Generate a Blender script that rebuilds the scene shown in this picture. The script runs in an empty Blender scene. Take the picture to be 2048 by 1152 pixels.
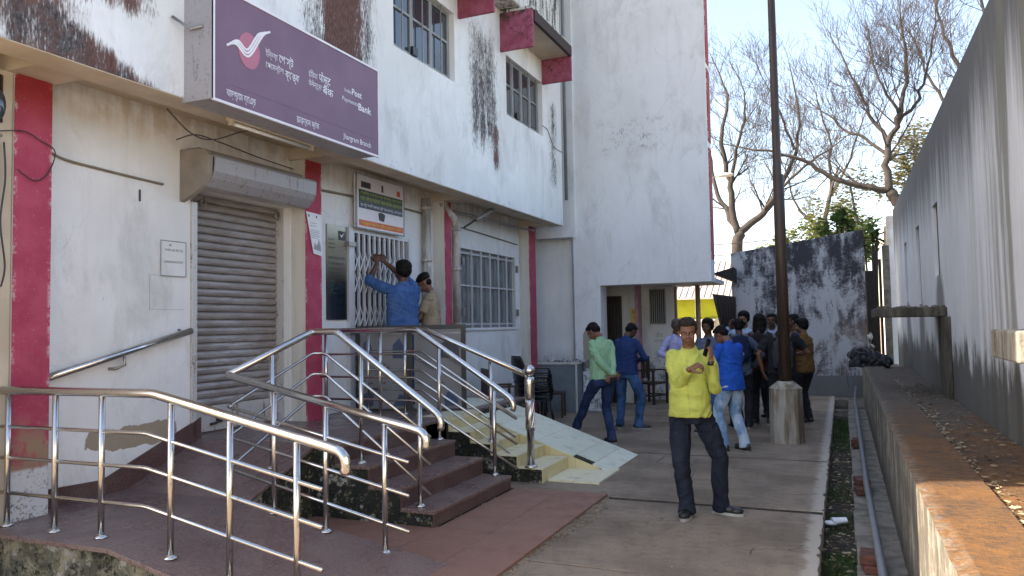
import bpy, bmesh, math, random
from mathutils import Vector, Matrix, noise as mnoise
import numpy as np
PI = math.pi
SC = bpy.context.scene
COL = SC.collection
random.seed(7)
# ------------------------------------------------------------------ camera
F, ROLL, VPX, VPY, CH = 1540.0, 0.018, 1685.0, 640.0, 1.62
def _cr(u, v): return Vector(((u - 1024) / F, -(v - 576) / F, -1.0))
_Y = _cr(VPX, VPY).normalized()
_up = Vector((-math.sin(ROLL), math.cos(ROLL), 0)); _up.z = -(_up.x * _Y.x + _up.y * _Y.y) / _Y.z; _up.normalize()
_X = _Y.cross(_up)
camd = bpy.data.cameras.new('camera'); cam = bpy.data.objects.new('camera', camd); COL.objects.link(cam)
camd.sensor_width = 36; camd.lens = F / 2048 * 36; camd.clip_start = 0.05; camd.clip_end = 3000
cam.matrix_world = Matrix(((_X.x, _X.y, _X.z, 0), (_Y.x, _Y.y, _Y.z, 0), (_up.x, _up.y, _up.z, CH), (0, 0, 0, 1)))
SC.camera = cam
# ------------------------------------------------------------------ light
SUN_EL = math.radians(41)
SDIR = Vector((-0.911 * math.cos(SUN_EL), -0.412 * math.cos(SUN_EL), math.sin(SUN_EL)))
world = bpy.data.worlds.new('World'); SC.world = world; world.use_nodes = True
wn = world.node_tree; bgn = wn.nodes['Background']
sky = wn.nodes.new('ShaderNodeTexSky'); sky.sky_type = 'NISHITA'; sky.sun_disc = False
sky.sun_elevation = SUN_EL; sky.sun_rotation = math.atan2(SDIR.x, SDIR.y)
sky.air_density = 1.0; sky.dust_density = 1.2; sky.ozone_density = 1.2
wn.links.new(sky.outputs[0], bgn.inputs[0]); bgn.inputs[1].default_value = 0.12
sd = bpy.data.lights.new('sun', 'SUN'); sd.energy = 3.7; sd.angle = math.radians(0.6); sd.color = (1, .93, .82)
sun = bpy.data.objects.new('sun', sd); COL.objects.link(sun)
sun.rotation_euler = (-SDIR).to_track_quat('-Z', 'Y').to_euler(); sun.location = (-20, -5, 20)
SC.view_settings.view_transform = 'Standard'; SC.view_settings.look = 'None'
SC.view_settings.exposure = 2.08; SC.view_settings.gamma = 1
SC.view_settings.use_curve_mapping = False
SC.view_settings.use_white_balance = True; SC.view_settings.white_balance_temperature = 7500; SC.view_settings.white_balance_tint = 14
SC.render.engine = 'CYCLES'
SC.cycles.max_bounces = 8; SC.cycles.diffuse_bounces = 4; SC.cycles.transparent_max_bounces = 8

# ------------------------------------------------------------------ node helpers
class T:
    def __init__(s, name):
        s.mat = bpy.data.materials.new(name); s.mat.use_nodes = True
        s.nt = s.mat.node_tree; s.b = s.nt.nodes['Principled BSDF']
    def n(s, t, **k):
        x = s.nt.nodes.new(t)
        for a, v in k.items(): setattr(x, a, v)
        return x
    def put(s, sock, v):
        if isinstance(v, bpy.types.NodeSocket): s.nt.links.new(v, sock)
        elif v is not None:
            if isinstance(v, (tuple, list)) and len(v) == 3 and sock.type == 'RGBA': v = (*v, 1)
            sock.default_value = v
    def m(s, op, a, b=None, c=None, clamp=False):
        x = s.n('ShaderNodeMath', operation=op, use_clamp=clamp)
        for i, v in enumerate((a, b, c)): s.put(x.inputs[i], v)
        return x.outputs[0]
    def add(s, a, b): return s.m('ADD', a, b)
    def mul(s, a, b): return s.m('MULTIPLY', a, b)
    def pos(s): return s.n('ShaderNodeNewGeometry').outputs['Position']
    def obj(s): return s.n('ShaderNodeTexCoord').outputs['Object']
    def add_v(s, v, f):
        x = s.n('ShaderNodeVectorMath', operation='ADD'); s.put(x.inputs[0], v); s.put(x.inputs[1], f); return x.outputs[0]
    def rnd(s): return s.n('ShaderNodeObjectInfo').outputs['Random']
    def sep(s, v):
        x = s.n('ShaderNodeSeparateXYZ'); s.put(x.inputs[0], v); return x.outputs
    def vec(s, a, b, c):
        x = s.n('ShaderNodeCombineXYZ')
        for i, v in enumerate((a, b, c)): s.put(x.inputs[i], v)
        return x.outputs[0]
    def sc(s, v, k):
        x = s.n('ShaderNodeVectorMath', operation='MULTIPLY'); s.put(x.inputs[0], v); x.inputs[1].default_value = k; return x.outputs[0]
    def noise(s, v, scale=5, detail=4, rough=.55, dist=0):
        x = s.n('ShaderNodeTexNoise'); s.put(x.inputs['Vector'], v)
        for a, b in (('Scale', scale), ('Detail', detail), ('Roughness', rough), ('Distortion', dist)): x.inputs[a].default_value = b
        return x.outputs['Fac']
    def vor(s, v, scale, feature='F1', out='Distance', rand=1.0):
        x = s.n('ShaderNodeTexVoronoi', feature=feature); s.put(x.inputs['Vector'], v); x.inputs['Scale'].default_value = scale
        x.inputs['Randomness'].default_value = rand
        return x.outputs[out]
    def ss(s, x, a, b, lo=0.0, hi=1.0):
        r = s.n('ShaderNodeMapRange', interpolation_type='SMOOTHSTEP'); s.put(r.inputs[0], x)
        r.inputs[1].default_value = a; r.inputs[2].default_value = b; r.inputs[3].default_value = lo; r.inputs[4].default_value = hi
        return r.outputs[0]
    def band(s, x, a, b, f=.1, g=None):
        g = g or f
        return s.mul(s.ss(x, a - f, a + f), s.ss(x, b - g, b + g, 1.0, 0.0))
    def ramp(s, f, stops):
        x = s.n('ShaderNodeValToRGB'); s.put(x.inputs[0], f); e = x.color_ramp.elements
        while len(e) < len(stops): e.new(.5)
        for i, (p, c) in enumerate(stops): e[i].position = p; e[i].color = (*c, 1) if len(c) == 3 else c
        return x.outputs[0]
    def mix(s, f, a, b, mode='MIX'):
        x = s.n('ShaderNodeMix', data_type='RGBA', blend_type=mode)
        s.put(x.inputs[0], f); s.put(x.inputs[6], a); s.put(x.inputs[7], b); return x.outputs[2]
    def done(s, color, rough=.7, h=None, strength=.4, dist=.01, metal=0, spec=None, **kw):
        s.put(s.b.inputs['Base Color'], color); s.put(s.b.inputs['Roughness'], rough); s.put(s.b.inputs['Metallic'], metal)
        if spec is not None: s.put(s.b.inputs['Specular IOR Level'], spec)
        for k, v in kw.items(): s.put(s.b.inputs[k.replace('_', ' ')], v)
        if h is not None:
            x = s.n('ShaderNodeBump'); x.inputs['Strength'].default_value = strength; x.inputs['Distance'].default_value = dist
            s.put(x.inputs['Height'], h); s.nt.links.new(x.outputs[0], s.b.inputs['Normal'])
        return s.mat

def simple(name, col, rough=.6, var=.15, scale=8, metal=0, bump=.2, bscale=60, bdist=.002, spec=None, **kw):
    t = T(name); p = t.obj(); n = t.noise(p, scale, 5, .6)
    dk = tuple(c * (1 - var) for c in col); lt = tuple(min(1, c * (1 + var)) for c in col)
    c = t.ramp(n, [(.3, dk), (.7, lt)])
    return t.done(c, rough, t.noise(p, bscale, 4, .6), bump, bdist, metal, spec, **kw)

# ------------------------------------------------------------------ mesh helpers
class MB:
    def __init__(s): s.v = []; s.f = []; s.sm = []
    def add(s, vs, fs, smooth=False):
        o = len(s.v); s.v += [tuple(v) for v in vs]; s.f += [tuple(i + o for i in f) for f in fs]; s.sm += [smooth] * len(fs); return s
    def box(s, x0, x1, y0, y1, z0, z1, M=None):
        vs = [(x, y, z) for z in (z0, z1) for y in (y0, y1) for x in (x0, x1)]
        if M is not None: vs = [M @ Vector(v) for v in vs]
        return s.add(vs, [(0, 2, 3, 1), (4, 5, 7, 6), (0, 1, 5, 4), (2, 6, 7, 3), (0, 4, 6, 2), (1, 3, 7, 5)])
    def prism(s, pts, ex):                       # planar polygon extruded by a vector
        n = len(pts); a = [Vector(p) for p in pts]; e = Vector(ex); b = [p + e for p in a]
        nn = Vector((0, 0, 0))
        for i in range(n): nn += a[i].cross(a[(i + 1) % n])
        if nn.dot(e) > 0: a.reverse(); b.reverse()
        fs = [tuple(range(n)), tuple(range(2 * n - 1, n - 1, -1))] + [(i, i + n, (i + 1) % n + n, (i + 1) % n) for i in range(n)]
        return s.add(a + b, fs)
    def tube(s, pts, r, n=10, caps=True, smooth=True, asp=None, up=None):
        pts = [Vector(p) for p in pts]; m = len(pts)
        rs = r if isinstance(r, (list, tuple)) else [r] * m
        u = None; vs = []; fs = []
        for i, p in enumerate(pts):
            d = (pts[min(i + 1, m - 1)] - pts[max(i - 1, 0)])
            if d.length < 1e-9: d = Vector((0, 0, 1))
            d.normalize()
            if u is None:
                u = Vector(up) if up is not None else (Vector((0, 0, 1)) if abs(d.z) < .9 else Vector((1, 0, 0)))
            u = (u - d * u.dot(d))
            if u.length < 1e-6: u = d.orthogonal()
            u.normalize(); w = d.cross(u)
            ax, ay = (asp if asp else (1, 1))
            for k in range(n):
                a = 2 * PI * k / n
                vs.append(p + (w * math.cos(a) * ax + u * math.sin(a) * ay) * rs[i])
        for i in range(m - 1):
            for k in range(n):
                fs.append((i * n + k, i * n + (k + 1) % n, (i + 1) * n + (k + 1) % n, (i + 1) * n + k))
        if caps: fs += [tuple(range(n - 1, -1, -1)), tuple(range((m - 1) * n, m * n))]
        return s.add(vs, fs, smooth)
    def ell(s, c, r, M=None, nu=14, nv=9):
        c = Vector(c); r = (r, r, r) if isinstance(r, (int, float)) else r
        vs = []; fs = []
        for j in range(1, nv):
            t = PI * j / nv
            for i in range(nu):
                a = 2 * PI * i / nu; v = Vector((r[0] * math.sin(t) * math.cos(a), r[1] * math.sin(t) * math.sin(a), r[2] * math.cos(t)))
                vs.append(c + (M @ v if M is not None else v))
        top = len(vs); z = Vector((0, 0, r[2])); z = M @ z if M is not None else z; vs += [c + z, c - z]
        for j in range(nv - 2):
            for i in range(nu):
                fs.append((j * nu + i, (j + 1) * nu + i, (j + 1) * nu + (i + 1) % nu, j * nu + (i + 1) % nu))
        for i in range(nu):
            fs.append((top, i, (i + 1) % nu)); fs.append((top + 1, (nv - 2) * nu + (i + 1) % nu, (nv - 2) * nu + i))
        return s.add(vs, fs, True)
    def lathe(s, c, prof, n=20, smooth=True):
        vs = [(c[0] + r * math.cos(2 * PI * k / n), c[1] + r * math.sin(2 * PI * k / n), c[2] + z) for r, z in prof for k in range(n)]
        fs = [(i * n + k, i * n + (k + 1) % n, (i + 1) * n + (k + 1) % n, (i + 1) * n + k) for i in range(len(prof) - 1) for k in range(n)]
        fs += [tuple(range(n - 1, -1, -1)), tuple(range((len(prof) - 1) * n, len(prof) * n))]
        return s.add(vs, fs, smooth)
    def wall(s, ax, p0, p1, u0, u1, z0, z1, openings):   # ax 'x': plane x between p0..p1, u = y ; ax 'y': plane y, u = x
        us = sorted({u0, u1, *[o[0] for o in openings], *[o[1] for o in openings]}); us = [u for u in us if u0 <= u <= u1]
        zs = sorted({z0, z1, *[o[2] for o in openings], *[o[3] for o in openings]}); zs = [z for z in zs if z0 <= z <= z1]
        def solid(i, j):
            if i < 0 or j < 0 or i >= len(us) - 1 or j >= len(zs) - 1: return False
            cu, cz = (us[i] + us[i + 1]) / 2, (zs[j] + zs[j + 1]) / 2
            return not any(o[0] < cu < o[1] and o[2] < cz < o[3] for o in openings)
        def P(p, u, z): return (p, u, z) if ax == 'x' else (u, p, z)
        for i in range(len(us) - 1):
            for j in range(len(zs) - 1):
                if not solid(i, j): continue
                a, b, c, d = us[i], us[i + 1], zs[j], zs[j + 1]
                q = []
                for p in (p0, p1): q.append([P(p, a, c), P(p, b, c), P(p, b, d), P(p, a, d)])
                q0, q1 = q
                s.add(q0, [(0, 1, 2, 3)]); s.add(q1, [(3, 2, 1, 0)])
                if not solid(i - 1, j): s.add([q0[0], q0[3], q1[3], q1[0]], [(0, 1, 2, 3)])
                if not solid(i + 1, j): s.add([q0[1], q1[1], q1[2], q0[2]], [(0, 1, 2, 3)])
                if not solid(i, j - 1): s.add([q0[0], q1[0], q1[1], q0[1]], [(0, 1, 2, 3)])
                if not solid(i, j + 1): s.add([q0[3], q0[2], q1[2], q1[3]], [(0, 1, 2, 3)])
        return s
    def mesh(s, name):
        me = bpy.data.meshes.new(name); me.from_pydata(s.v, [], s.f); me.polygons.foreach_set('use_smooth', s.sm); me.update(); return me
    def build(s, name, mat=None, parent=None, bevel=0, fix=True, label=None, cat=None, group=None, kind=None, loc=None, rz=0):
        me = s.mesh(name)
        if fix:
            bm = bmesh.new(); bm.from_mesh(me); bmesh.ops.remove_doubles(bm, verts=bm.verts, dist=1e-5)
            bmesh.ops.recalc_face_normals(bm, faces=bm.faces); bm.to_mesh(me); bm.free()
        if mat: me.materials.append(mat)
        o = bpy.data.objects.new(name, me); COL.objects.link(o)
        if loc is not None: o.location = loc; o.rotation_euler.z = rz
        if parent: o.parent = parent
        if bevel:
            b = o.modifiers.new('bevel', 'BEVEL'); b.width = bevel; b.segments = 2; b.limit_method = 'ANGLE'; b.angle_limit = math.radians(40)
        tag(o, label, cat, group, kind); return o

def tag(o, label=None, cat=None, group=None, kind=None):
    if label: o['label'] = label
    if cat: o['category'] = cat
    if group: o['group'] = group
    if kind: o['kind'] = kind
    return o
def thing(name, label, cat, loc=(0, 0, 0), rz=0, group=None):
    o = bpy.data.objects.new(name, None); COL.objects.link(o); o.location = loc; o.rotation_euler.z = rz; o.empty_display_size = .2
    return tag(o, label, cat, group)
def inst(o, parent, M=None, name=None):
    c = o.copy(); COL.objects.link(c); c.parent = parent
    if M is not None: c.matrix_local = M
    return c
def children_of(o): return [c for c in bpy.data.objects if c.parent == o]
def copy_thing(root, loc, rz, label):
    r = root.copy(); COL.objects.link(r); r.location = loc; r.rotation_euler.z = rz; r['label'] = label
    for ch in children_of(root):
        c = ch.copy(); COL.objects.link(c); c.parent = r
        for g in children_of(ch):
            d = g.copy(); COL.objects.link(d); d.parent = c
    return r
def text(name, body, mat, parent, origin, U, V, size, width=None, bold=0, align='LEFT', ext=.002, shear=0, space=1.0):
    """flat lettering: origin = baseline start, U = reading direction, V = up"""
    cu = bpy.data.curves.new(name, 'FONT'); cu.body = body; cu.size = 1; cu.align_x = align; cu.extrude = 0; cu.offset = bold; cu.shear = shear
    cu.resolution_u = 3; cu.space_character = space
    tmp = bpy.data.objects.new(name, cu); COL.objects.link(tmp)
    bpy.context.view_layer.update()
    dg = bpy.context.evaluated_depsgraph_get(); me = bpy.data.meshes.new_from_object(tmp.evaluated_get(dg)); bpy.data.objects.remove(tmp)
    if len(me.vertices) == 0: return None
    co = np.empty(len(me.vertices) * 3); me.vertices.foreach_get('co', co); co = co.reshape(-1, 3)
    sx = size
    if width:
        w = co[:, 0].max() - co[:, 0].min(); sx = width / w
    U = Vector(U).normalized(); V = Vector(V).normalized(); N = U.cross(V); O = Vector(origin)
    out = np.array([list(O + U * (c[0] * sx) + V * (c[1] * size) + N * ext) for c in co])
    me.vertices.foreach_set('co', out.ravel()); me.update(); me.materials.clear(); me.materials.append(mat)
    o = bpy.data.objects.new(name, me); COL.objects.link(o); o.parent = parent; return o
# ================================================================== MATERIALS
def white_wall(name, kind):
    t = T(name); P = t.pos(); x, y, z = t.sep(P)
    big = t.noise(P, .9, 4, .6); fine = t.noise(P, 30, 5, .65); mid = t.noise(P, 5, 5, .6)
    base = t.mix(t.ss(big, .35, .7), (.68, .69, .69), (.78, .79, .80)); sm = t.noise(t.sc(P, (2.2, 2.2, 1.1)), 1, 7, .72, .5); base = t.mix(t.mul(t.ss(sm, .48, .70), .5), base, (.44, .44, .43)); crk = t.mul(t.ss(t.vor(t.add_v(P, sm), 1.3, 'DISTANCE_TO_EDGE'), 0, .006, 1.0, 0.0), t.ss(big, .5, .6)); base = t.mix(t.mul(crk, .5), base, (.2, .2, .19)); sct = t.mul(t.ss(t.noise(P, 85, 3, .8), .66, .71), t.ss(sm, .42, .56)); base = t.mix(t.mul(sct, .5), base, (.22, .21, .2))
    streak = t.noise(t.vec(t.mul(t.add(x, y), 9.0), t.mul(t.add(x, y), 3.0), t.mul(z, .55)), 1, 6, .65)
    spec = t.noise(t.sc(P, (60, 60, 14)), 1, 4, .7); blot = t.noise(t.sc(P, (6, 6, 2.6)), 1, 6, .72, .6)
    hgt = t.add(t.mul(mid, .6), t.mul(fine, .4))
    if kind == 'upper':
        def reg(y0, y1, z0, z1, fy, fz, k, e=.12):
            r = t.mul(t.band(y, y0, y1, fy), t.band(z, z0, z1, fz))
            v = t.add(t.add(t.add(t.mul(r, .62), t.mul(streak, .42)), t.mul(blot, .62)), t.mul(spec, .85))
            return t.mul(t.ss(v, 1.40 - k, 1.40 - k + e * 1.3), t.ss(r, .02, .2))
        g = reg(9.45, 10.7, 4.0, 6.2, .42, .55, .03, .22)
        g2 = reg(10.33, 10.62, 3.9, 4.75, .1, .25, .06, .2)
        d = reg(12.72, 13.3, 3.95, 5.8, .3, .3, .0, .2)
        r2 = reg(6.8, 7.22, 3.55, 4.9, .15, .3, -.03, .25)
        b = reg(6.2, 6.98, 4.25, 9.0, .22, .12, .17, .16)
        bb = reg(5.85, 7.3, 4.2, 9.0, .25, .2, .02, .25)
        a1 = reg(2.5, 3.7, 3.48, 6.5, .35, .15, .10, .3)
        a2 = reg(3.2, 4.25, 3.9, 6.5, .3, .14, .12, .25)
        diag = t.add(z, t.mul(t.add(y, -3.6), .42))
        ra = t.mul(t.band(y, 3.0, 4.45, .15), t.ss(diag, 3.62, 3.95, 1.0, 0.0))
        a3 = t.mul(t.ss(t.add(t.add(ra, t.mul(streak, .6)), t.mul(spec, .8)), 1.38, 1.7), t.ss(ra, .05, .3))
        far = reg(2.5, 14.5, 7.2, 11.0, .3, .6, .0, .4)
        low = t.mul(t.ss(z, 3.47, 3.62, 1.0, 0.0), t.ss(t.add(spec, t.mul(mid, .6)), .9, 1.05))
        red = t.mix(t.ss(spec, .42, .62), (.075, .028, .022), (.15, .075, .06))
        blk = t.mix(t.ss(fine, .4, .6), (.03, .027, .028), (.10, .08, .08))
        c = t.mix(t.mul(t.ss(streak, .5, .75), .13), base, (.42, .38, .37))
        for mk, col in ((far, blk), (bb, blk), (b, red), (a1, red), (a2, red), (a3, t.mix(t.ss(mid, .4, .6), red, blk)), (g, blk), (g2, red), (d, blk), (r2, blk), (low, blk)):
            c = t.mix(mk, c, col)
    elif kind == 'lower':
        # peeled patches low on the wall by the ramp, damp base
        pe = t.add(t.mul(t.band(y, 4.25, 5.2, .12), t.band(z, .66, .86, .1)), t.mul(t.add(mid, -.5), 1.3))
        pk = t.ss(pe, .60, .64)
        c = t.mix(t.mul(t.ss(streak, .5, .8), .18), base, (.45, .42, .37))
        c = t.mix(t.mul(t.ss(z, 3.2, 3.5), t.ss(t.add(mid, streak), .7, 1.2)), c, (.52, .45, .37))
        c = t.mix(t.mul(t.ss(spec, .66, .74), t.ss(big, .45, .6)), c, (.3, .29, .28))
        c = t.mix(pk, c, t.mix(fine, (.28, .23, .17), (.36, .30, .22)))
        dm = t.mul(t.ss(z, .1, .7, 1.0, 0.0), t.ss(t.add(mid, t.mul(fine, .3)), .55, .8)); c = t.mix(t.mul(dm, .6), c, (.25, .24, .2))
        hgt = t.add(hgt, t.mul(pk, -2.0))
    else:   # tower
        s1 = t.mul(t.mul(t.band(x, -4.2, -2.9, .25), t.band(z, 4.9, 5.5, .18)), t.ss(t.add(spec, t.mul(mid, .7)), .88, 1.02))
        s2 = t.mul(t.ss(z, .75, 1.15, 1.0, 0.0), t.ss(t.add(spec, t.mul(mid, .8)), .88, 1.0))
        c = t.mix(t.mul(t.ss(streak, .45, .8), .25), base, (.5, .5, .5))
        c = t.mix(t.mul(t.ss(big, .5, .7), .25), c, (.55, .58, .60))
        c = t.mix(t.mul(s1, .7), c, (.16, .17, .17))
        pe = t.add(t.mul(t.band(x, -4.62, -4.25, .06), t.band(z, .75, 1.5, .12)), t.mul(t.add(mid, -.5), .9))
        pk = t.ss(pe, .62, .66); c = t.mix(pk, c, t.mix(fine, (.30, .26, .20), (.4, .35, .28)))
        c = t.mix(t.mul(s2, .8), c, (.08, .08, .085))
        ed = t.mul(t.ss(x, -2.42, -2.2), t.ss(t.add(spec, t.mul(big, .6)), .95, 1.05)); c = t.mix(t.mul(ed, .7), c, (.2, .17, .18))
        hgt = t.add(hgt, t.mul(pk, -2.0))
    return t.done(c, .82, hgt, .35, .012)
M = {}
M['upper'] = white_wall('weathered white limewash', 'upper')
M['lower'] = white_wall('white painted plaster', 'lower')
M['tower'] = white_wall('tower plaster', 'tower')

def pink(name, y0=None):
    t = T(name); P = t.pos(); x, y, z = t.sep(P); n = t.noise(P, 6, 5, .6); f = t.noise(P, 45, 5, .7)
    st = t.noise(t.vec(t.mul(y, 20), x, t.mul(z, 1.5)), 1, 5, .6)
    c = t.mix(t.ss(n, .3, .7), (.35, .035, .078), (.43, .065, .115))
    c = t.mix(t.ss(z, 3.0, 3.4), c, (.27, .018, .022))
    c = t.mix(t.mul(t.ss(f, .60, .72), .5), c, (.6, .35, .36))
    c = t.mix(t.mul(t.ss(st, .55, .75), .3), c, (.28, .03, .06))
    gy = t.sep(t.n('ShaderNodeTexCoord').outputs['Generated'])[1]; ed = t.mul(t.ss(t.m('ABSOLUTE', t.add(gy, -.5)), .38, .5), t.ss(t.add(t.mul(n, .6), t.mul(f, .5)), .56, .62)); c = t.mix(t.mul(ed, .8), c, (.58, .45, .46))
    # worn foot of the column: grey patch, then bare lime
    low = t.ss(t.add(z, t.mul(t.add(n, -.5), .25)), .86, 1.12, 1.0, 0.0)
    near = t.ss(y, 4.6, 5.0, 1.0, 0.0)
    c = t.mix(t.mul(t.mul(low, near), t.ss(n, .42, .6)), c, (.30, .20, .13))
    base = t.mul(t.ss(z, .66, .69, 1.0, 0.0), near)
    c = t.mix(base, c, t.mix(t.ss(t.add(f, t.mul(n, .5)), .78, .9), (.55, .57, .60), (.14, .13, .12)))
    return t.done(c, .72, t.add(f, n), .3, .006)
M['pink'] = pink('pink painted column')
def pinkchip():
    t = T('cracked pink paint'); P = t.pos(); n = t.noise(P, 7, 5, .6)
    w = t.vor(t.sc(P, (1, 1, 1)), 9, 'DISTANCE_TO_EDGE'); cr = t.mul(t.ss(w, .0, .035, 1.0, 0.0), t.ss(t.noise(P, 3.2, 3), .46, .56))
    c = t.mix(t.ss(n, .35, .65), (.33, .085, .14), (.25, .045, .08)); c = t.mix(cr, c, (.03, .012, .015))
    z = t.sep(P)[2]; c = t.mix(t.mul(t.ss(z, 6.2, 6.42), t.ss(n, .4, .55)), c, (.06, .03, .03))
    return t.done(c, .7, t.mul(cr, -1.0), .4, .01)
M['pinkchip'] = pinkchip()
M['pinkdark'] = (lambda t: t.done(t.mix(t.ss(t.add(t.noise(t.pos(), 6, 5), t.mul(t.ss(t.sep(t.pos())[2], 5.85, 6.3), .25)), .42, .62), (.22, .03, .05), (.035, .022, .022)), .8, t.noise(t.pos(), 20, 5), .4, .01))(T('blackened pink paint'))
M['black_stain'] = (lambda t: t.done(t.mix(t.ss(t.add(t.noise(t.sc(t.pos(), (12, 12, 1.6)), 1, 6, .7), t.mul(t.noise(t.pos(), 30, 4, .7), .5)), .7, .86), (.55, .55, .52), (.035, .035, .03)), .85, t.noise(t.pos(), 30, 4), .4, .01))(T('blackened lime plaster'))
M['cream'] = (lambda t: t.done(t.mix(t.ss(t.noise(t.pos(), 3, 5), .35, .7), (.47, .40, .31), (.56, .49, .39)), .8, t.noise(t.pos(), 25, 5), .25, .006))(T('cream soffit paint'))
M['offwhite'] = (lambda t: t.done(t.mix(t.ss(t.noise(t.sc(t.pos(), (6, 6, 1)), 1, 5), .4, .75), (.62, .60, .55), (.42, .40, .36)), .8, t.noise(t.pos(), 25, 5), .25, .006))(T('off white side paint'))
def rightwall():
    t = T('rain streaked grey white wall'); P = t.pos(); x, y, z = t.sep(P)
    big = t.noise(P, .8, 4); mid = t.noise(P, 5, 6, .65); f = t.noise(P, 35, 5, .7)
    st = t.noise(t.vec(t.mul(y, 3.2), x, t.mul(z, .22)), 1, 6, .7); st2 = t.noise(t.vec(t.mul(y, 14), x, t.mul(z, .8)), 1, 5, .65)
    c = t.mix(t.ss(big, .3, .7), (.58, .595, .61), (.68, .695, .71))
    c = t.mix(t.mul(t.ss(st2, .4, .8), .35), c, (.40, .40, .40))
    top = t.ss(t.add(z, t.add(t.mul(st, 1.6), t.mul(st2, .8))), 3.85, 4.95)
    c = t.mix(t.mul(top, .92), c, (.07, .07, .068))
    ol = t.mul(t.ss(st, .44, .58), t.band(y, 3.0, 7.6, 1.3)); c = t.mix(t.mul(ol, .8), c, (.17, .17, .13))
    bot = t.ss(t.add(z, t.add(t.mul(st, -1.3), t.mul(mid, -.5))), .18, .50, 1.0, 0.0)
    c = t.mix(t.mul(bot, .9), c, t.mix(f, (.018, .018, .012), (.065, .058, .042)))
    for yy, z1 in ((10.85, 2.2), (13.35, 1.95), (15.9, 1.95)):
        ar = t.mul(t.band(y, yy - .42, yy + .42, .22), t.ss(t.add(z, t.mul(t.m('ABSOLUTE', t.add(y, -yy)), .8)), z1 - .05, z1 + .25, 1.0, 0.0))
        c = t.mix(t.mul(t.mul(ar, t.ss(z, .7, 1.3, .55, .85)), t.ss(st2, .2, .5, .6, 1.0)), c, (.12, .12, .115))
    sp = t.mul(t.band(y, 4.2, 5.7, .25), t.band(z, 1.3, 2.2, .12)); c = t.mix(t.mul(sp, .75), c, (.10, .10, .085))
    return t.done(c, .88, t.add(mid, f), .45, .012)
M['rwall'] = rightwall()
def mossy(name, dark=.5, green=.3):
    t = T(name); P = t.pos(); a = t.noise(P, 4.5, 6, .7, .4); b = t.noise(P, 28, 6, .75); st = t.noise(t.sc(P, (9, 9, 2)), 1, 5, .6)
    c = t.mix(t.ss(a, .38, .62), (.30, .27, .19), (.09, .085, .06))
    c = t.mix(t.ss(t.add(b, t.mul(st, .4)), dark + .18, dark + .3), c, (.015, .017, .013))
    c = t.mix(t.mul(t.ss(t.noise(P, 7, 5, .7), .56, .64), .75), c, (.46, .45, .40))
    c = t.mix(t.mul(t.ss(t.noise(P, 11, 5), .54, .64), green), c, (.10, .11, .03))
    return t.done(c, .95, t.add(a, b), .9, .02)
M['dkcem'] = (lambda t: t.done(t.mix(t.ss(t.noise(t.sc(t.pos(), (10, 10, 2)), 1, 6, .7), .38, .66), (.085, .075, .06), (.20, .18, .15)), .92, t.noise(t.pos(), 30, 6, .7), .6, .012))(T('dirty dark cement'))
M['dkcem2'] = (lambda t: t.done(t.mix(t.ss(t.noise(t.sc(t.pos(), (10, 10, 2)), 1, 6, .7), .38, .66), (.04, .036, .028), (.115, .10, .08)), .92, t.noise(t.pos(), 30, 6, .7), .6, .012))(T('blackened brown cement'))
M['ltcem'] = (lambda t: t.done(t.mix(t.ss(t.noise(t.sc(t.pos(), (14, 14, 3)), 1, 6, .7), .38, .64), (.13, .115, .09), (.34, .31, .25)), .92, t.noise(t.pos(), 40, 6, .7), .7, .012))(T('rough worn cement'))
M['pinkpale'] = simple('faded pale pink paint', (.42, .24, .28), .8, .2)
M['mossy'] = mossy('mossy blackened concrete')
M['mossyd'] = mossy('black mouldy concrete', .36, .2)
def greyend():
    t = T('blackened cement wall'); P = t.pos(); x, y, z = t.sep(P)
    a = t.noise(t.sc(P, (1, 1, .6)), 1.7, 6, .68, .5); b = t.noise(P, 22, 6, .75); st = t.noise(t.sc(P, (9, 9, 1.3)), 1, 6, .65)
    v = t.add(t.add(t.mul(a, 1.1), t.mul(b, .35)), t.mul(st, .35))
    v = t.add(v, t.mul(t.ss(z, 1.9, 3.6), .10)); v = t.add(v, t.mul(t.band(z, .75, 1.5, .3), -.09))
    c = t.ramp(v, [(.0, (.52, .53, .55)), (.84, (.44, .45, .47)), (.93, (.16, .16, .175)), (1.0, (.04, .04, .048))])
    c = t.mix(t.mul(t.mul(t.ss(x, -.9, .2), t.ss(z, 1.9, 1.3)), t.ss(a, .45, .65)), c, (.20, .145, .115))
    c = t.mix(t.ss(z, .42, .46, 1.0, 0.0), c, t.mix(a, (.10, .10, .10), (.24, .24, .24)))
    return t.done(c, .9, t.add(a, b), .6, .015)
M['greyend'] = greyend()
def granite(name, a, b, rough=.22):
    t = T(name); P = t.pos(); v = t.vor(P, 130, 'F1', 'Color'); n = t.noise(P, 90, 3, .7)
    d = t.noise(P, 2.5, 5, .6)
    s = t.n('ShaderNodeSeparateColor'); t.put(s.inputs[0], v)
    c = t.mix(t.ss(s.outputs[0], .2, .9), a, b); c = t.mix(t.ss(n, .6, .75), c, (.30, .23, .22)); c = t.mix(t.ss(n, .35, .25), c, (.02, .012, .012))
    c = t.mix(t.mul(t.ss(d, .45, .7), .35), c, (.20, .16, .14))
    r = t.ss(d, .35, .7, rough, rough + .3)
    return t.done(c, r, t.noise(P, 12, 4), .08, .003, spec=.45)
M['granite'] = granite('maroon granite', (.12, .074, .068), (.21, .145, .132))
M['granite_d'] = granite('dark maroon granite riser', (.070, .034, .033), (.12, .068, .064), .3)
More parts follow.
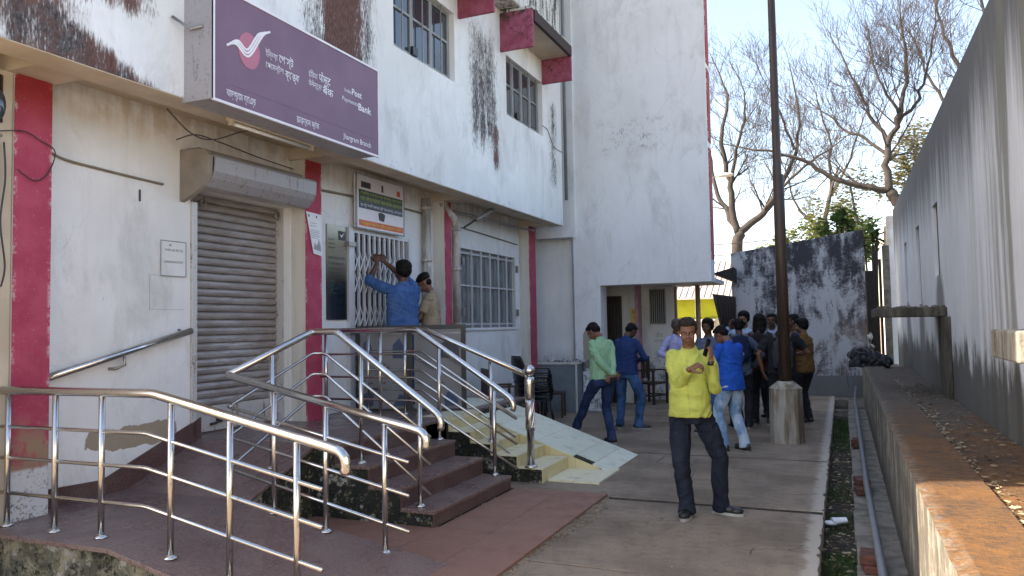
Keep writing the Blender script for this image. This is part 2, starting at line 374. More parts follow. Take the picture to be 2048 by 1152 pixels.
def tile(name, c0, c1, rough=.35, grime=(.2, .17, .1)):
    t = T(name); P = t.pos(); r = t.rnd(); n = t.noise(P, 5, 5, .65); f = t.noise(P, 60, 4, .6)
    c = t.mix(r, c0, c1); c = t.mix(t.mul(t.ss(n, .5, .72), .4), c, grime); c = t.mix(t.mul(t.ss(f, .55, .75), .2), c, grime)
    return t.done(c, t.ss(n, .3, .7, rough, rough + .3), f, .1, .002)
M['ytile'] = tile('cream ceramic tile', (.70, .64, .42), (.76, .71, .52))
M['ytile_d'] = tile('yellow ceramic riser tile', (.62, .52, .26), (.68, .59, .34), .4)
M['gtile'] = tile('pale green white ramp tile', (.66, .68, .54), (.72, .74, .61), .3)
M['rtile'] = tile('red brown floor tile', (.22, .112, .082), (.25, .132, .098), .5, (.10, .07, .055))
def concrete():
    t = T('worn concrete paving'); P = t.pos(); x, y, z = t.sep(P)
    a = t.noise(P, 1.1, 6, .62); b = t.noise(P, 9, 6, .7); f = t.noise(P, 70, 5, .7)
    c = t.mix(t.ss(a, .35, .66), (.30, .235, .175), (.19, .148, .11))
    c = t.mix(t.mul(t.ss(b, .48, .68), .55), c, (.14, .115, .092))
    c = t.mix(t.ss(f, .64, .72), c, (.42, .37, .31)); c = t.mix(t.mul(t.ss(f, .42, .34), .85), c, (.07, .06, .05))
    sc = t.noise(t.sc(P, (1.5, 7, 1)), 1, 5, .7); c = t.mix(t.mul(t.ss(sc, .56, .68), .35), c, (.34, .29, .235))
    cv = t.vor(t.add_v(P, a), .75, 'DISTANCE_TO_EDGE'); ck = t.mul(t.ss(cv, 0, .007, 1.0, 0.0), t.ss(t.noise(P, .6, 3), .48, .56)); c = t.mix(t.mul(ck, .8), c, (.04, .034, .028))
    bl = t.noise(t.sc(P, (.8, .35, 1)), 1, 6, .7); c = t.mix(t.mul(t.ss(bl, .5, .66), .5), c, (.11, .092, .075))
    ed = t.ss(t.add(x, t.mul(t.add(b, -.5), .22)), -.34, -.25); c = t.mix(t.mul(ed, .8), c, (.48, .44, .38))
    return t.done(c, t.ss(a, .4, .7, .78, .95), t.add(t.mul(b, .7), t.mul(f, .6)), .8, .016, spec=.25)
M['concrete'] = concrete()
M['concrete_lt'] = (lambda t: t.done(t.mix(t.ss(t.noise(t.pos(), 6, 6, .7), .4, .65), (.24, .215, .175), (.12, .11, .09)), .9, t.noise(t.pos(), 40, 5, .7), .6, .01))(T('old grey cement strip'))
def planter():
    t = T('planter cement with rust brown dirt'); P = t.pos(); x, y, z = t.sep(P)
    a = t.noise(P, 3, 6, .65); b = t.noise(P, 26, 6, .75); st = t.noise(t.vec(t.mul(x, 40), t.mul(y, 7), t.mul(z, 1.1)), 1, 6, .7)
    an = t.noise(t.sc(P, (14, 46, 10)), 1, 6, .75)
    side = t.mix(t.ss(t.add(st, t.mul(b, .35)), .52, .86), (.38, .34, .275), (.06, .054, .042)); side = t.mix(t.ss(a, .40, .60), side, (.11, .10, .08))
    side = t.mix(t.mul(t.ss(z, .0, .35, 1.0, 0.0), .8), side, (.06, .055, .045))
    top = t.mix(t.ss(t.add(t.mul(an, .6), t.add(t.mul(b, .5), t.mul(a, .4))), .62, .90), (.155, .068, .016), (.040, .025, .015))
    far = t.ss(t.add(y, t.mul(t.add(a, -.5), 6)), 6.0, 9.5); top = t.mix(t.mul(far, .8), top, t.mix(t.ss(b, .4, .65), (.05, .043, .034), (.13, .12, .10)))
    top = t.mix(t.ss(b, .66, .74), top, (.22, .16, .09)); top = t.mix(t.mul(t.ss(b, .42, .34), .7), top, (.04, .03, .02))
    edge = t.mul(t.ss(t.add(x, t.mul(t.add(a, -.5), .16)), .40, .34), t.ss(b, .42, .6)); top = t.mix(t.mul(edge, .6), top, (.22, .20, .165))
    nz = t.sep(t.n('ShaderNodeNewGeometry').outputs['Normal'])[2]
    c = t.mix(t.ss(nz, .45, .75), side, top)
    return t.done(c, .93, t.add(t.mul(a, .5), t.add(b, t.mul(st, .4))), .8, .015)
M['planter'] = planter()
M['soil'] = (lambda t: t.done(t.mix(t.ss(t.noise(t.pos(), 9, 6, .7), .4, .65), (.022, .018, .012), (.075, .06, .042)), .95, t.noise(t.pos(), 30, 6, .7), 1, .03))(T('dark damp soil'))
M['terrain'] = (lambda t: t.done(t.mix(t.ss(t.noise(t.pos(), .4, 6, .6), .4, .65), (.34, .27, .19), (.22, .19, .12)), .95, t.noise(t.pos(), 3, 6, .7), .6, .05))(T('dry earth'))
def steel():
    t = T('polished stainless steel'); P = t.pos(); n = t.noise(t.sc(P, (3, 3, 3)), 1, 4); f = t.noise(P, 40, 4, .6)
    c = t.mix(t.ss(f, .56, .74), (.60, .585, .56), (.40, .33, .26))
    return t.done(c, t.ss(t.add(n, t.mul(f, .5)), .5, .95, .12, .27), f, .03, .001, metal=1)
M['steel'] = steel()
M['steel_d'] = simple('dull steel', (.33, .31, .29), .35, .2, 12, 1)
def rusty(name, base, rust, k=.6, sz=(14, 14, 2)):
    t = T(name); P = t.pos(); a = t.noise(t.sc(P, sz), 1, 6, .7); b = t.noise(P, 50, 5, .7)
    c = t.mix(t.ss(t.add(a, t.mul(b, .35)), k, k + .13), base, rust); c = t.mix(t.mul(t.ss(b, .55, .7), .4), c, (.05, .045, .04))
    return t.done(c, .5, t.add(a, b), .3, .004, metal=.25)
def slatm():
    t = T('worn galvanised shutter'); P = t.pos(); x, y, z = t.sep(P); a = t.noise(t.vec(t.mul(x, 3), t.mul(y, 3.0), t.mul(z, 22)), 1, 6, .7); b = t.noise(P, 45, 5, .7)
    ru = t.noise(t.vec(x, t.mul(y, 1.5), t.mul(z, 1.8)), 1, 4, .6)
    c = t.mix(t.ss(a, .4, .62), (.50, .48, .49), (.30, .275, .265)); c = t.mix(t.mul(t.ss(ru, .42, .66), .5), c, (.22, .17, .135))
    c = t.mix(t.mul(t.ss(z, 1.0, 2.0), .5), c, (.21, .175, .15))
    c = t.mix(t.ss(t.add(a, t.mul(b, .4)), .88, .95), c, (.04, .035, .035)); c = t.mix(t.ss(b, .68, .74), c, (.42, .42, .43))
    return t.done(c, .48, t.add(a, b), .25, .003, metal=.35)
M['slat'] = slatm()
M['hood'] = rusty('galvanised hood', (.36, .35, .37), (.22, .2, .2), .72)
M['rust_white'] = rusty('white paint with rust', (.56, .55, .54), (.20, .10, .04), .72)
M['white_metal'] = rusty('white painted gate steel', (.60, .61, .64), (.30, .27, .25), .80)
M['grey_metal'] = rusty('grey painted steel', (.27, .28, .29), (.20, .16, .13), .72)
M['pole'] = rusty('rusty brown pole', (.045, .032, .024), (.085, .05, .032), .60, (20, 20, 1))
M['pillar_orange'] = rusty('rust orange post', (.28, .14, .08), (.40, .24, .14), .6)
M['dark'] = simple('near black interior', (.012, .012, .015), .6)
M['navy'] = simple('dark blue interior shade', (.03, .035, .06), .4)
M['black'] = simple('black frame', (.014, .014, .016), .35)
M['plastic_blk'] = simple('black plastic', (.018, .018, .02), .3)
M['wood_dk'] = simple('dark brown wood', (.045, .028, .02), .5, .35, 20)
M['wood_blk'] = simple('blackened boards', (.018, .013, .011), .7, .4, 14)
M['pvc'] = rusty('grimy white downpipe', (.50, .48, .45), (.30, .27, .23), .62)
M['cable'] = simple('grey brown cable', (.20, .165, .12), .6)
M['cable_blk'] = simple('dark cable', (.035, .03, .028), .5)
M['glass_w'] = (lambda t: t.done((.03, .04, .05), .08, t.noise(t.pos(), 4, 2), .03, .01, spec=.9))(T('window glass'))
M['curtain'] = (lambda t: t.done(t.mix(t.ss(t.noise(t.vec(t.mul(t.sep(t.pos())[1], 22), 0.0, t.mul(t.sep(t.pos())[2], 3)), 1, 5, .7), .35, .7), (.055, .075, .085), (.20, .25, .27)), .12, None, spec=.8))(T('dusty glass over curtain'))
M['purple'] = (lambda t: t.done(t.mix(t.ss(t.noise(t.pos(), 2, 4), .3, .7), (.15, .078, .13), (.18, .098, .155)), .42, None, spec=.35))(T('purple sign face'))
M['sign_white'] = simple('white lettering', (.72, .70, .74), .5, .05)
M['sign_pink'] = simple('pink sign disc', (.42, .13, .20), .5, .05)
M['paper'] = simple('white paper', (.70, .73, .75), .7, .05)
M['ink'] = simple('dark print', (.05, .055, .06), .6)
M['ink_grey'] = simple('grey print', (.32, .33, .34), .7)
M['brick'] = (lambda t: t.done(t.mix(t.ss(t.noise(t.pos(), 14, 5), .35, .65), (.13, .045, .03), (.06, .028, .022)), .9, t.noise(t.pos(), 60, 5), .6, .006))(T('red brick'))
M['pipe_grey'] = simple('grey plastic pipe', (.15, .16, .175), .45, .2)
M['counter'] = (lambda t: t.done(t.mix(t.ss(t.noise(t.pos(), 3, 5), .35, .7), (.13, .17, .19), (.19, .225, .24)), .6, t.noise(t.pos(), 20, 4), .15, .005))(T('blue grey panel'))
# ================================================================== SETTING
def P3(x, y, z): return Vector((x, y, z))
# terrain with a slot for the drain (sheet a little below the paving)
MB().box(-400, 400, -60, 900, -1.0, -.20).build('ground', M['terrain'], kind='structure')
pv = thing('paving', None, None); del_keys = pv.keys(); tag(pv, kind='structure')
random.seed(3)
def slab(x0, x1, y0, y1):
    n = 14; mb = MB(); top = []
    pts = [(x0, y0)]
    for i in range(1, 10): pts.append((x0 + (x1 - x0) * i / 10, y0 + random.uniform(-.006, .006)))
    pts.append((x1, y0 + .01))
    k = int((y1 - y0) / .06)
    for i in range(1, k): pts.append((x1 + random.uniform(-.009, .003) - (.02 if random.random() < .12 else 0), y0 + (y1 - y0) * i / k))
    pts.append((x1, y1 - .01))
    for i in range(1, 10): pts.append((x1 + (x0 - x1) * i / 10, y1 + random.uniform(-.009, .009)))
    pts.append((x0, y1))
    mb.prism([(x, y, -.16) for x, y in pts], (0, 0, .16)); return mb
for (y0, y1) in ((-6, 5.0), (5.016, 7.0), (7.10, 9.58), (9.655, 14.76), (14.81, 19.5)):
    slab(-6.2, -.20, y0, y1).build('concrete_slab', M['concrete'], pv, bevel=.006)
jf = MB()
for a, b in ((4.99, 5.02), (6.99, 7.11), (9.57, 9.665), (14.75, 14.82)): jf.box(-6, -.215, a, b, -.16, -.008)
jf.build('joint_soil', M['soil'], kind='structure')
MB().box(-.24, .06, -6, 19.5, -.35, -.13).build('drain_bed', M['soil'], kind='structure')
# kerb strip on the planter side of the drain
ks = MB()
for i in range(30):
    y = -6 + i * .84; ks.box(.035 + random.uniform(-.008, .008), .36, y + .004, y + .836, -.3, -.035 + random.uniform(-.006, .006))
ks.build('kerb_strip', M['concrete_lt'], kind='structure', bevel=.006)
MB().box(-.21, .045, 15.3, 15.42, -.16, -.02).box(-.21, .045, 17.2, 17.8, -.16, -.01).build('drain_bridge', M['concrete_lt'], kind='structure')
# ---- red tiled pad
pad = thing('tiled_pad', None, None); tag(pad, kind='structure')
xe = [-4.2, -3.75, -3.30, -3.02, -2.55, -2.09]; ye = [3.2, 3.66, 4.12, 4.58, 5.04, 5.5, 5.96, 6.42, 6.78, 7.08]
for i in range(5):
    for j in range(9):
        x0, x1, y0, y1 = xe[i], xe[i + 1], ye[j], ye[j + 1]
        if j <= 2 and i < 4: continue
        if i < 3 and j >= 5: continue
        MB().box(x0 + .0015, x1 - .0015, y0 + .0015, y1 - .0015, .0, .028 + random.uniform(0, .0015)).build('floor_tile', M['rtile'], pad)
MB().box(-4.2, -2.1, 3.2, 7.07, -.01, .02).build('mortar_bed', M['mossyd'], pad)
rb = MB()                                     # broken mortar along the pad edge
for i in range(420):
    y = random.uniform(3.3, 7.05); s = random.uniform(.004, .012) * (1.5 if 5.6 < y < 6.7 else 1)
    c = (-2.095 + random.random() ** 2 * (.14 if 5.5 < y < 6.8 else .06), y, s * .15)
    R_ = Matrix.Rotation(random.uniform(0, 3), 4, 'Z') @ Matrix.Rotation(random.uniform(-.5, .5), 4, 'X')
    rb.box(-s, s, -s * random.uniform(.5, 1.6), s, -s * .4, s * random.uniform(.3, .8), Matrix.Translation(c) @ R_)
rb.build('broken_mortar', M['concrete'], kind='stuff', label='crumbled mortar along the edge of the red tiles')

# ---- wheelchair ramp
def zr(x): return max(0.032, .33 - .207 * max(0, x + 4.1))
ramp = thing('wheelchair_ramp', 'maroon granite wheelchair ramp turning up to the shutter on mossy concrete', 'ramp')
MB().prism([(-6.3, 3.38, -.3), (-4.1, 3.38, -.3), (-2.5, 3.38, -.3), (-2.5, 3.38, .0), (-4.1, 3.38, .30), (-6.3, 3.38, .30)], (0, 1.25, 0)).build('ramp_body', M['mossy'], ramp)
s = MB(); 
for (xa, xb) in ((-6.3, -4.9), (-4.897, -4.1), (-4.097, -3.3), (-3.297, -2.5)):
    s = MB(); s.prism([(xa, 3.34, zr(xa) - .03), (xb, 3.34, zr(xb) - .03), (xb, 3.34, zr(xb)), (xa, 3.34, zr(xa))], (0, 1.31, 0)); s.build('granite_sheet', M['granite'], ramp, bevel=.003)
MB().prism([(-5.49, 4.62, -.2), (-5.49, 5.45, -.2), (-5.49, 5.45, .61), (-5.49, 4.62, .30)], (1.27, 0, 0)).build('upper_ramp_body', M['mossyd'], ramp)
for (ya, yb) in ((4.653, 5.05), (5.053, 5.448)):
    za, zb = .33 + (ya - 4.65) * .3875, .33 + (yb - 4.65) * .3875
    MB().prism([(-5.49, ya, za - .03), (-5.49, yb, zb - .03), (-5.49, yb, zb), (-5.49, ya, za)], (1.30, 0, 0)).build('granite_sheet', M['granite'], ramp, bevel=.003)
# granite skirting against the building wall
MB().prism([(-5.49, 3.86, .33), (-5.49, 4.65, .33), (-5.49, 5.45, .64), (-5.49, 5.45, .83), (-5.49, 4.42, .45), (-5.49, 3.86, .47)], (.012, 0, 0)).build('skirting', M['granite_d'], ramp)

# ---- granite stairs
st = thing('granite_staircase', 'maroon granite staircase of four steps with blackened side below the shutter door', 'staircase')
nx = [-3.03, -3.33, -3.64, -3.97]; nz = [.16, .32, .48, .64]
body = [(-5.6, 5.452, -.2), (nx[0] - .02, 5.452, -.2)]
for i in range(4):
    body.append((nx[i] - .02, 5.452, nz[i] - .03))
    if i < 3: body.append((nx[i + 1] - .02, 5.452, nz[i] - .03))
body.append((-5.6, 5.452, .61))
MB().prism(body, (0, 1.526, 0)).build('stair_body', M['mossyd'], st)
MB().box(-5.6, -3.99, 6.98, 9.9, -.2, .61).build('landing_body', M['mossyd'], st)
for i in range(3):
    for (a, b) in ((5.44, 6.2), (6.203, 6.99)):
        MB().box(nx[i + 1] - .018, nx[i], a, b, nz[i] - .03, nz[i]).build('tread', M['granite'], st, bevel=.004)
for i in range(4):
    for (a, b) in ((5.447, 6.2), (6.203, 6.985)):
        MB().box(nx[i] - .02, nx[i] - .008, a, b, (nz[i - 1] if i else .03) + .001, nz[i] - .031).build('riser', M['granite_d'], st)
for ya, yb in ((5.449, 6.3), (6.303, 7.2), (7.203, 8.1), (8.103, 9.9)):
    for xa, xb in ((-5.75, -4.9), (-4.897, -3.965 if ya < 6.9 else -4.02)):
        MB().box(xa, xb, ya, yb, .61, .64).build('landing_slab', M['granite'], st, bevel=.003)
for a, b in ((7.0, 7.44),): MB().box(-4.03, -3.99, a, b, -.1, .612).build('riser', M['mossyd'], st)
# ---- tiled stairs and slide ramp beyond
yt = thing('tiled_staircase', 'cream tiled staircase with a pale tiled side ramp in front of the notice board', 'staircase')
tx = [-2.88, -3.16, -3.46, -3.70, -3.96]; tz = [.15, .27, .385, .50, .61]
body = [(-4.3, 7.46, -.15), (tx[0] - .012, 7.46, -.15)]
for i in range(5):
    body.append((tx[i] - .012, 7.46, tz[i] - .013))
    body.append(((tx[i + 1] - .012) if i < 4 else -4.3, 7.46, tz[i] - .013))
MB().prism(body, (0, .78, 0)).build('stair_body', M['mossyd'], yt)
ys = [7.45, 7.71, 7.975, 8.24]
for i in range(5):
    for j in range(3):
        x0 = (tx[i + 1] if i < 4 else -4.3) - .010
        MB().box(x0 + .002, tx[i], ys[j] + .002, ys[j + 1] - .002, tz[i] - .012, tz[i]).build('tread_tile', M['ytile'], yt)
        MB().box(tx[i] - .011, tx[i] - .003, ys[j] + .002, ys[j + 1] - .002, (tz[i - 1] if i else 0) + .002, tz[i] - .014).build('riser_tile', M['ytile_d'], yt)
for i in range(2):
    for j in range(2):
        MB().box(-2.88 + i * .28 + .002, -2.88 + (i + 1) * .28 - .002, 7.58 + j * .4 + .002, 7.58 + (j + 1) * .4 - .002, .0, .022).build('foot_tile', M['ytile'], yt)
# slide ramp: body + tiles on top + yellow tiles on its near side
rx0, rx1 = -4.18, -2.38
MB().prism([(rx0, 8.262, -.1), (rx1, 8.262, -.1), (rx1, 8.262, .0), (rx0, 8.262, .625)], (0, 1.16, 0)).build('ramp_body', M['mossyd'], yt)
sl = .64 / (rx1 - rx0)
def rz_(x): return .64 - (x - rx0) * sl
rxs = [rx0, -3.72, -3.26, -2.82, -2.60, rx1]
for i in range(5):
    for j, (ya, yb) in enumerate(((8.25, 8.84), (8.844, 9.43))):
        xa, xb = rxs[i] + .002, rxs[i + 1] - .002
        if i == 3 and j == 0: ya = 8.37            # the broken tile
        MB().prism([(xa, ya, rz_(xa) - .012), (xb, ya, rz_(xb) - .012), (xb, ya, rz_(xb) + .002), (xa, ya, rz_(xa) + .002)], (0, yb - ya, 0)).build('ramp_tile', M['gtile'], yt)
for xa, xb in ((-4.0, -3.70), (-3.697, -3.40), (-3.397, -3.10), (-3.097, -2.80), (-2.797, -2.52)):
    def lowz(x):
        for i in range(5):
            if x > tx[i] - .0: return tz[i - 1] if i else .02
        return tz[4]
    za = .0
    MB().prism([(xa, 8.252, za), (xb, 8.252, 0), (xb, 8.252, rz_(xb) - .014), (xa, 8.252, rz_(xa) - .014)], (0, .008, 0)).build('side_tile', M['ytile_d'], yt)
for j, (ya, yb) in enumerate(((8.25, 8.84), (8.844, 9.43))):
    MB().box(-4.75, -4.184, ya, yb, .641, .655).build('landing_tile', M['gtile'], yt)
MB().box(-4.3, -3.975, 7.45, 8.24, .612, .642).build('landing_tile', M['ytile'], yt)

# ================================================================== POST OFFICE
po = thing('post_office_building', 'white two storey office with pink columns and stained overhanging upper floor', 'building')
FX, WX, UX = -5.3, -5.5, -4.7
gw = MB(); gw.wall('x', WX - .25, WX, 2.38, 13.58, -.3, 3.62, [(5.335, 6.73, .6, 2.95), (7.8, 9.18, .6, 2.80), (10.8, 13.02, 1.60, 2.87)])
gw.build('ground_floor_wall', M['lower'], po)
MB().box(-12, WX - .62, 2.38, 14.2, -.3, 10.5).box(WX - .62, UX - .3, 2.38, 14.2, 3.66, 3.86).build('building_mass', M['lower'], po)
MB().box(WX - .618, WX - .60, 5.3, 13.3, .2, 3.4).build('dark_interior', M['dark'], po)  # near-black sheet stands in for the darkness of the rooms
uw = MB(); uw.wall('x', UX - .25, UX, 2.38, 13.45, 3.46, 10.5, [(7.6, 9.15, 4.92, 5.87), (10.9, 12.48, 4.92, 5.87), (7.6, 9.15, 7.9, 9.2), (10.9, 12.48, 7.9, 9.2)])
uw.build('upper_floor_wall', M['upper'], po)
MB().box(-12, UX - .8, 2.38, 14.2, 10.3, 10.5).box(UX - 7, UX, 2.38, 14.2, 10.502, 10.6).build('roof', M['offwhite'], po)
MB().box(UX - 1.2, UX - .251, 2.385, 2.55, 3.6, 10.5).box(UX - 1.2, UX - .25, 13.3, 13.45, 3.6, 10.5).box(UX - .9, UX - .85, 3.1, 13.3, 3.9, 10.5).build('upper_side_wall', M['offwhite'], po)
# soffit with beams
sf = MB(); sf.box(WX - .2, UX - .252, 2.38, 13.45, 3.60, 3.655); sf.build('soffit', M['cream'], po)
sb = MB(); sb.box(UX - .27, UX - .252, 2.38, 13.45, 3.462, 3.6)
sb.box(-4.97, UX - .004, 2.385, 13.445, 3.452, 3.459)
for a, b in ((3.50, 3.86), (6.70, 7.06), (9.88, 10.20), (13.2, 13.44)): sb.box(WX - .1, -4.972, a, b, 3.47, 3.6)
sb.build('soffit_beam', M['cream'], po)
# columns: pink front, off-white flanks
def col(y0, y1, zb, zt=3.468, back=WX - .12):
    MB().box(back, FX - .004, y0 + .003, y1 - .003, zb, zt).build('column', M['offwhite'], po)
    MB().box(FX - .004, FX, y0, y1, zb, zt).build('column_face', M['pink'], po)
col(3.55, 3.83, .1); col(6.74, 7.02, .62); col(9.92, 10.13, .6); col(13.22, 13.55, -.1)
MB().box(WX - .1, FX - .02, 2.2, 3.546, .3, 3.468).build('column', M['cream'], po)
# shutter door
M['boxgrey'] = simple('dull beige grey box', (.25, .22, .19), .8, .2, 4)
sh = MB().box(-5.72, -5.70, 5.36, 6.76, .64, 2.98).build('rolling_shutter', M['slat'], po)
pr = [(-5.690, 0), (-5.678, .006), (-5.670, .022), (-5.668, .042), (-5.673, .060), (-5.683, .070)]
slm = MB(); n = len(pr)
vs = [(x, y, z) for y in (5.47, 6.715) for x, z in pr]
slm.add(vs, [(i, i + 1, i + 1 + n, i + n) for i in range(n - 1)] + [tuple(range(n)), tuple(range(2 * n - 1, n - 1, -1))], False)
first = None
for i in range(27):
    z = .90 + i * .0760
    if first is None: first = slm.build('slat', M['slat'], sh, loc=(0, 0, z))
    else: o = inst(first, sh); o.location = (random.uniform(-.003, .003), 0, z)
MB().box(-5.70, -5.672, 5.47, 6.715, .655, .895).build('bottom_rail', M['rust_white'], sh, bevel=.004)
lk = MB(); lk.tube([(-5.665, 5.86, .76), (-5.64, 5.86, .76)], .035, 12).tube([(-5.67, 5.75, .72), (-5.64, 5.80, .73), (-5.64, 5.92, .77), (-5.66, 5.97, .80)], .012, 8); lk.build('padlock', M['plastic_blk'], sh)
MB().box(-5.60, WX + .022, 5.337, 5.40, .64, 2.82).box(-5.70, -5.601, 5.345, 5.465, .64, 3.0).build('guide_rail', M['rust_white'], sh, bevel=.004)
MB().box(-5.70, -5.58, 6.716, 6.735, .64, 3.0).build('guide_rail', M['rust_white'], sh)
hd = MB(); prof = [(-5.42, 3.20), (-5.15, 3.215), (-5.13, 3.19), (-5.14, 3.06), (-5.17, 3.0), (-5.24, 2.93), (-5.30, 2.915)]
inn = [(-5.305, 2.93), (-5.25, 2.945), (-5.185, 3.01), (-5.157, 3.065), (-5.148, 3.19), (-5.42, 3.19)]
hd.prism([(x, 5.27, z) for x, z in prof + inn], (0, 1.44, 0)); hd.build('shutter_hood', M['hood'], sh, bevel=.002)
MB().prism([(x, 6.712, z) for x, z in prof], (0, .006, 0)).build('hood_end', M['hood'], sh)
MB().prism([(WX, 5.205, 2.80), (-5.34, 5.205, 2.86), (-5.22, 5.205, 2.93), (-5.165, 5.205, 3.03), (-5.155, 5.205, 3.20), (-5.20, 5.205, 3.26), (WX, 5.205, 3.28)], (0, .06, 0)).box(WX, -5.33, 5.27, 6.74, 3.22, 3.30).build('shutter_box', M['boxgrey'], sh, bevel=.006)
for yy in (5.60, 6.66): MB().tube([(-5.62, yy - .04, 2.86), (-5.6, yy, 2.90), (-5.62, yy + .04, 2.86), (-5.6, yy, 2.82), (-5.62, yy - .04, 2.86)], .012, 8).build('chain', M['steel_d'], sh)

# collapsible gate
gt = thing('x', None, None); bpy.data.objects.remove(gt)
gt = MB().box(-5.72, -5.70, 7.8, 9.18, .64, 2.80).build('collapsible_gate', M['navy'], po)  # dark blue panel paints the shade of the interior behind the bars
MB().box(WX - .02, WX + .05, 7.76, 7.845, .64, 2.86).build('gate_post', M['white_metal'], gt, bevel=.004)
MB().box(WX - .03, WX + .03, 7.845, 9.2, 2.80, 2.84).build('gate_track', M['white_metal'], gt)
MB().box(WX - .02, WX + .04, 9.17, 9.21, .64, 2.84).build('gate_post', M['white_metal'], gt)
for zz in (1.55, 2.62): MB().box(WX, WX + .09, 7.70, 7.85, zz, zz + .05).build('gate_hinge', M['steel_d'], gt)
GN = 11; ys_ = [7.89 + i * .117 for i in range(GN)]
barm = MB().box(-.014, .014, -.015, .015, 0, 2.16); b0 = None
for i, y in enumerate(ys_):
    if b0 is None: b0 = barm.build('gate_bar', M['white_metal'], gt, loc=(WX + .01, y, .65))
    else: o = inst(b0, gt); o.location = (WX + .01, y, .65)
    MB().box(WX + .024, WX + .036, y - .05 + .05, y + .012, .66, 2.78)
for i in range(GN - 1):
    for zc in (.98, 1.65, 2.32):
        for sgn in (1, -1):
            y0, y1 = ys_[i], ys_[i + 1]
            for k in (0, 1):
                za = zc + (k - .5) * .26 * 1.0
                MB().tube([(WX + .028 + .004 * (sgn > 0), y0, za - sgn * .12), (WX + .028 + .004 * (sgn > 0), y1, za + sgn * .12)], .0085, 5, smooth=False).build('lattice_strap', M['white_metal'], gt)

# ground floor window
def gf_window():
    w = MB().wall('x', WX - .12, WX - .07, 10.8, 13.02, 1.60, 2.87, [(10.85, 12.97, 1.65, 2.82)]).build('window', M['grey_metal'], po)
    n = 6; W = (12.97 - 10.85) / n
    for i in range(n):
        a, b = 10.85 + i * W, 10.85 + (i + 1) * W
        MB().wall('x', WX - .10, WX - .065, a + .004, b - .004, 1.65, 2.82, [(a + .04, b - .04, 1.69, 2.27), (a + .04, b - .04, 2.30, 2.78)]).build('sash', M['grey_metal'], w)
        MB().box(WX - .09, WX - .085, a + .04, b - .04, 1.69, 2.78).build('pane', M['curtain'], w)
        MB().box(WX - .012, WX + .012, b - .012, b + .006, 1.60, 2.86).build('window_bar', M['white_metal'], w)
    for zz in (1.66, 2.28, 2.80): MB().box(WX - .02, WX - .013, 10.8, 13.02, zz - .01, zz + .01).build('window_bar', M['white_metal'], w)
    for yy in (10.83, 13.03): 
        for zz in (1.8, 2.6): MB().box(WX - .03, WX + .03, yy, yy + .07, zz, zz + .12).build('hinge', M['steel_d'], w)
    MB().box(WX - .05, WX + .03, 10.78, 13.04, 1.56, 1.598).build('sill', M['lower'], w)
gf_window()
# upper windows
def up_window(y0, y1, z0, z1, nd, lean=0):
    w = MB().wall('x', UX - .12, UX - .08, y0, y1, z0, z1, [(y0 + .04, y1 - .04, z0 + .04, z1 - .0)]).build('window', M['grey_metal'], po)
    W = (y1 - y0 - .08) / nd
    for i in range(nd):
        a, b = y0 + .04 + i * W, y0 + .04 + (i + 1) * W
        MB().wall('x', UX - .11, UX - .07, a + .003, b - .003, z0 + .04, z1 - .01, [(a + .035, b - .035, z0 + .075, z0 + .52), (a + .035, b - .035, z0 + .55, z1 - .04)]).build('sash', M['grey_metal'], w)
        MB().box(UX - .095, UX - .089, a + .035, b - .035, z0 + .075, z1 - .04).build('pane', M['glass_w'], w)
    MB().box(UX - .13, UX - .125, y0, y1, z0 + .35, z0 + .365)
    for i in range(nd): MB().box(UX - .045, UX - .03, y0 + .25 + i * W, y0 + .262 + i * W, z0, z1).build('window_bar', M['grey_metal'], w)
    MB().box(UX - .068, UX - .03, y0 + .5, y0 + .62, z0 + .06, z0 + .16).build('catch', M['plastic_blk'], w)
    return w
up_window(7.6, 9.15, 4.92, 5.87, 3); up_window(10.9, 12.48, 4.92, 5.87, 4)
up_window(7.6, 9.15, 7.9, 9.2, 3); up_window(10.9, 12.48, 7.9, 9.2, 4)
# canopies: pink flanks, white soffit, blackened top edge
def canopy(y0, y1):
    c = MB().box(UX, -4.19, y0 + .05, y1 - .05, 6.27, 6.40).build('canopy', M['cream'], po)
    MB().box(UX, -4.15, y0, y0 + .048, 5.84, 6.44).build('canopy_flank', M['pinkchip'], c, bevel=.01)
    MB().box(UX, -4.15, y1 - .048, y1, 5.84, 6.44).build('canopy_flank', M['pinkchip'], c, bevel=.01)
    MB().box(-4.188, -4.13, y0 + .05, y1 - .05, 6.25, 6.43).build('canopy_front', M['pinkdark'], c, bevel=.01)
    MB().box(UX, -4.16, y0 + .01, y1 - .01, 6.442, 6.48).build('canopy_top', M['black_stain'], c)
canopy(7.4, 9.3); canopy(10.68, 12.52)
MB().box(UX, -4.36, 9.55, 12.46, 6.50, 7.6).build('blackened_parapet', M['black_stain'], po, bevel=.02)
